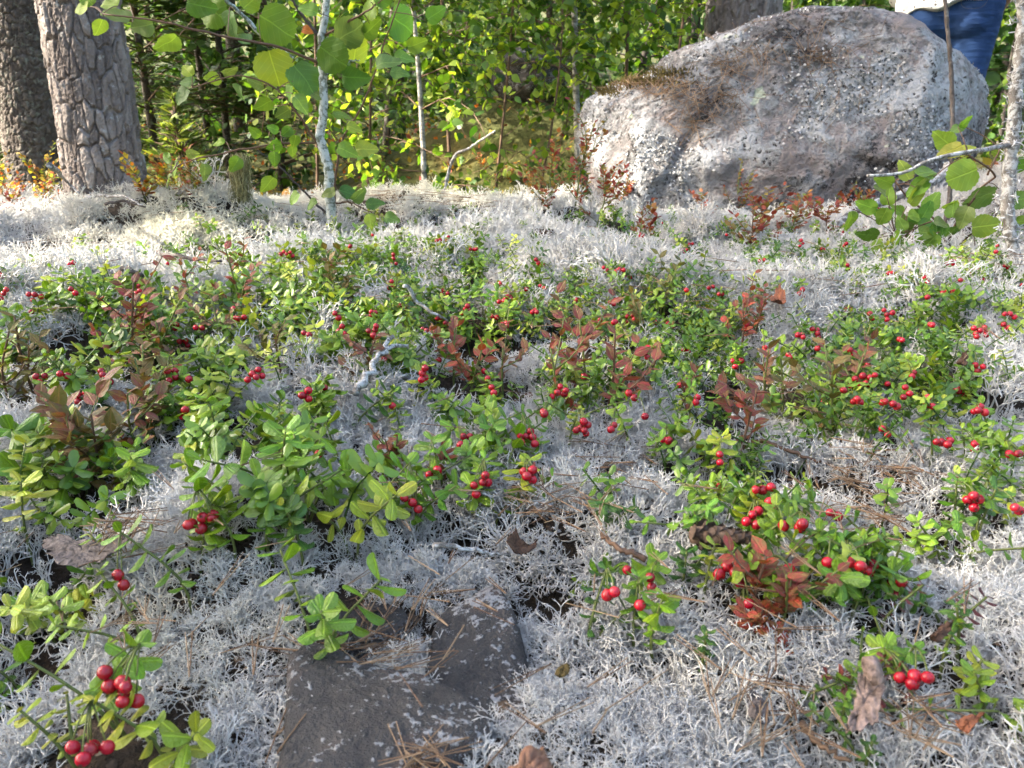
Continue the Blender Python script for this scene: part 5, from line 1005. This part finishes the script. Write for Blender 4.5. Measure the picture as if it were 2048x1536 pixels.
BIR = [  # px at base, Y, height, dx, r0, leaves, spread, label
 (848, 3.7, 1.5, -.12, .015, 800, .5, "sunlit birch sapling with a white stem behind the pale mound"), (1165, 4.3, 2.6, -.05, .020, 700, .55, "tall thin birch with peeling pale stem left of the boulder"), (720, 4.0, 1.8, .05, .012, 600, .6, "leafy young birch right behind the aspen stem"),
 (980, 4.4, 2.2, .1, .012, 550, .55, "bushy birch sapling between the two pale stems"), (1060, 4.1, 1.5, .08, .010, 380, .45, "small birch shoot in front of the mossy rock"), (620, 4.3, 2.3, .1, .014, 700, .6, "young birch in half shade left of the aspen stem"), (1250, 4.7, 2.4, .0, .016, 700, .6, "birch sapling overhanging the left end of the boulder"), (900, 5.0, 2.7, -.1, .018, 800, .7, "taller birch farther back behind the sunlit sapling"), (1330, 5.2, 2.6, .0, .016, 650, .6, "dull green birch just left of the pine behind the boulder")]
for k, (px, Y, h, dx, r0, nl, sp, lab) in enumerate(BIR):
    b = gbase(px, 300, Y); leafy_tree("birch_sapling", lab, "tree", b, gtop(b, dx, h + .3), r0 * (1 if k < 2 else .7), 'birch', 'birch_bark' if k < 2 else 'stem_b', int(nl * 1.9), sp * 1.1, .05, .18, 30, "birch saplings behind the lichen ridge", (.55, .32), .4, 100 + k)
BRD = [(450, 5.6, 3.2, 900, .9), (760, 6.4, 3.6, 1000, 1.0), (1080, 6.6, 3.6, 1000, 1.0), (1240, 6.0, 3.2, 900, .9), (1400, 7.0, 3.6, 900, 1.0), (1640, 7.6, 3.0, 700, .9), (300, 7.0, 3.6, 900, 1.0), (1780, 9.0, 3.4, 700, 1.0), (900, 8.0, 4.0, 1000, 1.2), (560, 8.0, 4.2, 1000, 1.2), (2000, 8.0, 3.0, 600, 1.0)]
BL = ["broad-leaved bush behind the juniper", "dark green thicket tree behind the aspen stem", "green tree behind the mossy rock", "leafy tree filling the gap left of the boulder", "dim green tree behind the boulder's pine", "olive bush seen above the boulder's top", "shaded bush behind the two left trunks", "far bush behind the person's blouse", "far tall tree behind the sunlit birch", "far dark tree left of the aspen stem", "far bush beyond the dead pale stem"]
for k, (px, Y, h, nl, sp) in enumerate(BRD):
    b = gbase(px, 300, Y); leafy_tree("leafy_tree", BL[k], "tree", b, gtop(b, random.gauss(0, .2), h), .03, 'broad' if k in (0, 1, 2, 6, 7, 8, 9) else 'birch', 'spruce', int(nl * 1.7), sp, .075, .05, 40, "leafy trees at the back", (.42, .32), .2, 200 + k)
def spruce_young(px, Y, h, R, label, seed, mat='conifer', name="young_spruce", n=70, var=(.45, .25)):
    r = random.Random(seed); rg = np.random.default_rng(seed); base = gbase(px, 300, Y); t = thing(name, label, "tree", base, "young conifers in the undergrowth"); V, F = tube([(0, 0, -.1), (0, 0, h * .5), (0, 0, h)], [.03, .02, .004], 7); link("trunk", MB().add(V, F).mesh("trunk"), M['spruce'], t)
    Vt = np.array([(-.10, 0, 0), (.10, 0, 0), (.13, .45, .02), (0, 1, -.05), (-.13, .45, .02)]); Ft = np.array([(0, 1, 2), (0, 2, 4), (2, 3, 4)]); bb = MB(); P = []; D = []
    for k in range(n):
        f = r.random() ** .9; z = h * (.04 + .94 * f); L = R * (1 - f * .9) * r.uniform(.7, 1.1); a = r.random() * 6.3; d = Vector((math.cos(a), math.sin(a), .25 if name != "juniper_bush" else 1.3)).normalized(); e = Vector((0, 0, z)) + d * L; q = spline([(0, 0, z), Vector((0, 0, z)) + d * L * .5 + Vector((0, 0, .02)), e + Vector((0, 0, -.16 * L))], 7); V, F = tube(q, np.linspace(.006, .0015, 7), 4); bb.add(V, F); side = d.cross(Vector((0, 0, 1))).normalized()
        for m in range(int(46 * L) + 6):
            u = r.uniform(.1, 1) * 6; i = min(5, int(u)); p = Vector(q[i] + (q[i + 1] - q[i]) * (u - i)); s = r.choice((-1, 1)); P.append((p + side * s * r.random() * .10 * L)[:]); D.append((side * s * r.uniform(.4, 1) + d * r.uniform(.3, 1) + Vector((0, 0, r.gauss(-.12, .2))))[:])
    n_ = len(P); V, F, A = scatter(Vt, Ft, frames(D, roll=rg.normal(0, .4, n_)) * (rg.uniform(.05, .11, n_) * (1 if name != "juniper_bush" else .6))[:, None, None], np.array(P), np.clip(rg.normal(var[0], var[1], n_), 0, 1)); stuff(link("boughs", bb.mesh("boughs"), M['stem_b'], t)); o = link("crown", MB().add(V, F, A).mesh("crown"), M[mat], t); o["kind"] = "stuff"
spruce_young(360, 3.55, .55, .34, "low juniper bush beside the sunlit pine trunk", 301, 'juniper', "juniper_bush", 60, (.5, .28)); spruce_young(270, 4.0, .45, .3, "small juniper tucked against the pine's shaded side", 302, 'juniper', "juniper_bush", 40, (.4, .25))
spruce_young(420, 5.9, 3.0, .95, "dark young spruce behind the juniper bush", 303, n=130); spruce_young(560, 5.6, 3.2, 1.1, "tall young spruce behind the aspen's left branches", 304, n=130); spruce_young(310, 5.4, 3.0, 1.0, "spruce in deep shade right of the sunlit pine", 305, n=130); spruce_young(-40, 5.0, 3.0, 1.1, "shaded spruce at the far left behind the trunks", 306, n=120); spruce_young(1000, 7.4, 3.4, 1.2, "far spruce behind the birch saplings", 307, n=120); spruce_young(1900, 10, 3.2, 1.3, "far spruce beyond the standing person", 308, n=110); spruce_young(150, 6.5, 3.6, 1.2, "spruce showing between the two left trunks", 309, n=120); spruce_young(1600, 9.5, 3.6, 1.3, "far spruce above the boulder's crest", 310, n=110)
# thin trunks standing farther back
for k, (px, Y, r0) in enumerate([(800, 9.0, .06), (1560, 8.0, .05), (1700, 11.0, .09), (480, 9.5, .08), (1370, 10.0, .08), (1990, 11, .08), (1110, 11.0, .07)]):
    b = gbase(px, 250, Y); t = thing("far_trunk", ["slim far trunk behind the sunlit birch", "thin stem right of the boulder's pine", "far trunk above the boulder's crest", "far trunk left of the aspen stem", "far trunk left of the boulder's pine", "far trunk right of the standing person", "far trunk behind the mossy rock"][k], "tree", b, "thin trunks at the back"); V, F = tube([(0, 0, -.2), (.05, 0, 3), (.0, .1, 7)], [r0, r0 * .8, r0 * .4], 9); link("trunk", MB().add(V, F).mesh("trunk"), M['spruce'], t)
    bb, tb = needle_crown(random.Random(k), lambda z: Vector((.0, 0, z)), 3.2, 6.8, 1.4, 22); o = link("crown", bb.mesh("crown"), M['conifer'], t); o["kind"] = "stuff"; stuff(link("boughs", tb.mesh("boughs"), M['spruce'], t))
def far_wood():
    n = 26000; P = np.column_stack([rng.uniform(-13, 13, n), rng.uniform(10.5, 16, n), np.zeros(n)]); gz = terrain(P[:, 0], P[:, 1]); P[:, 2] = gz + rng.uniform(-.1, 6.0, n) ; keep = fbm(P[:, 0] * .8, P[:, 2] * .8 + P[:, 1] * .3, 3) > -.12; P = P[keep]; n = len(P)
    n2 = 42000; a = rng.uniform(0, 2 * PI, n2); rr = rng.uniform(9.5, 14, n2); Q = np.column_stack([np.cos(a) * rr, np.sin(a) * rr, np.zeros(n2)]); Q = Q[(Q[:, 1] < 10) & ~((Q[:, 0] < -2) & (Q[:, 1] > -3.5) & (Q[:, 1] < 6))]  # unseen foliage ring added round the clearing to block low sky light
    Q[:, 2] = terrain(Q[:, 0], Q[:, 1]) + rng.uniform(0, 8.5, len(Q)); P = np.concatenate([P, Q]); n = len(P)
    V, F, A = scatter(LV_, LF_, frames(rng.normal(0, 1, (n, 3)), roll=rng.normal(0, 1, n)) * rng.uniform(.12, .34, n)[:, None, None], P, np.clip(rng.normal(.4, .28, n), 0, 1)); o = link("far_forest", MB().add(V, F, A).mesh("far_forest"), M['broad']); o["kind"] = "stuff"; o["label"] = "dense dark green forest foliage closing off the background"; o["category"] = "forest"
far_wood()
def undergrowth():
    n = 9000; P = np.column_stack([rng.uniform(-5, 6, n), rng.uniform(3.2, 10, n), np.zeros(n)]); gz = terrain(P[:, 0], P[:, 1]); P[:, 2] = gz + rng.uniform(0, .16, n); k = fbm(P[:, 0] * 1.5, P[:, 1] * 1.5, 3) > -.08; P = P[k]; n = len(P)
    V, F, A = scatter(LV_, LF_, frames(rng.normal(0, 1, (n, 3)) + np.array([0, 0, .8]), roll=rng.normal(0, 1, n)) * rng.uniform(.025, .055, n)[:, None, None], P, np.clip(rng.normal(.6, .3, n), 0, 1)); o = link("undergrowth", MB().add(V, F, A).mesh("undergrowth"), M['autumn']); o["kind"] = "stuff"; o["label"] = "low brown and yellow undergrowth on the forest floor behind the ridge"; o["category"] = "undergrowth"
undergrowth()
def mossy_rock():
    c = on_plane(1062, 135, 5.6); bm = bmesh.new(); bmesh.ops.create_icosphere(bm, subdivisions=5, radius=1); V = np.array([v.co[:] for v in bm.verts]); F = np.array([[v.index for v in f.verts] for f in bm.faces]); bm.free()
    k = 1 + .35 * fbm(V[:, 0] * 2 + 8, V[:, 2] * 2 + V[:, 1] * 1.5, 4) + .08 * fbm(V[:, 0] * 8, V[:, 2] * 8 + V[:, 1] * 5, 3); V = V * k[:, None] * np.array([.27, .3, .20])
    o = link("mossy_rock", fast_mesh("mossy_rock", V, F), M['slate']); o.location = c - Vector((0, 0, .06)); tag(o, "dim grey mossy rock half hidden by birch leaves", "rock")
mossy_rock()

# ------------------------------------------------------------------ the berry plants
for k in BILB_AT: bilberry(k[0], k[1], k[2], k[3] * .92, k[4] * (.66 if k[1] > 890 else .88), k[5], nleaf=7)
for px, py, tone, h, mt, nb in BILB_FAR: bilberry(px, py, tone, h * .8, 1.0, nb, lift=0.02, joined=True, nleaf=10, mat=mt, group="bilberry thickets at the ridge", desc=f"{'bushy ' if nb > 9 else 'small '}{tone} bilberry thicket")
_rb = random.Random(99)
for cx, cy, sx, sy, n in FILL:
    for _ in range(3 if 440 < cy < 830 and n > 7 else 0): BERRY_AT.append((_rb.gauss(cx, sx * .7), _rb.gauss(cy, sy * .7), _rb.choice((1, 2, 2, 3, 4))))
for px, py, n in BERRY_AT: sprig(px, py, n, size=1.0 + (.12 if py > 900 else 0))
for px, py, tone, s in GREEN_AT: sprig(px, py, 0, tone, s * (.88 if px < 320 and py > 820 else .95))
fill = []
for cx, cy, sx, sy, n in FILL:
    for _ in range(int(n * (1.9 if cx > 1050 else 1.2))): fill.append((random.gauss(cx, sx * .75), random.gauss(cy, sy * .8)))
fill = [(x, max(y, 425)) for x, y in fill if -60 < x < 2110]; fill.sort(key=lambda q: -q[1])
room = max(0, 300 - len(BERRY_AT) - len(GREEN_AT))
for k, (x, y) in enumerate(fill): sprig(x, y, 0, size=random.uniform(.8, 1.1), joined=k >= room)
o = link("lingonberry_thicket", JOIN.mesh("lingonberry_thicket"), M['thicket']); o["kind"] = "stuff"; o["label"] = "mass of small distant green lingonberry sprigs between the lichen"; o["category"] = "plants"
build_lichen()
finish_labels()
print("objects", len(bpy.data.objects))
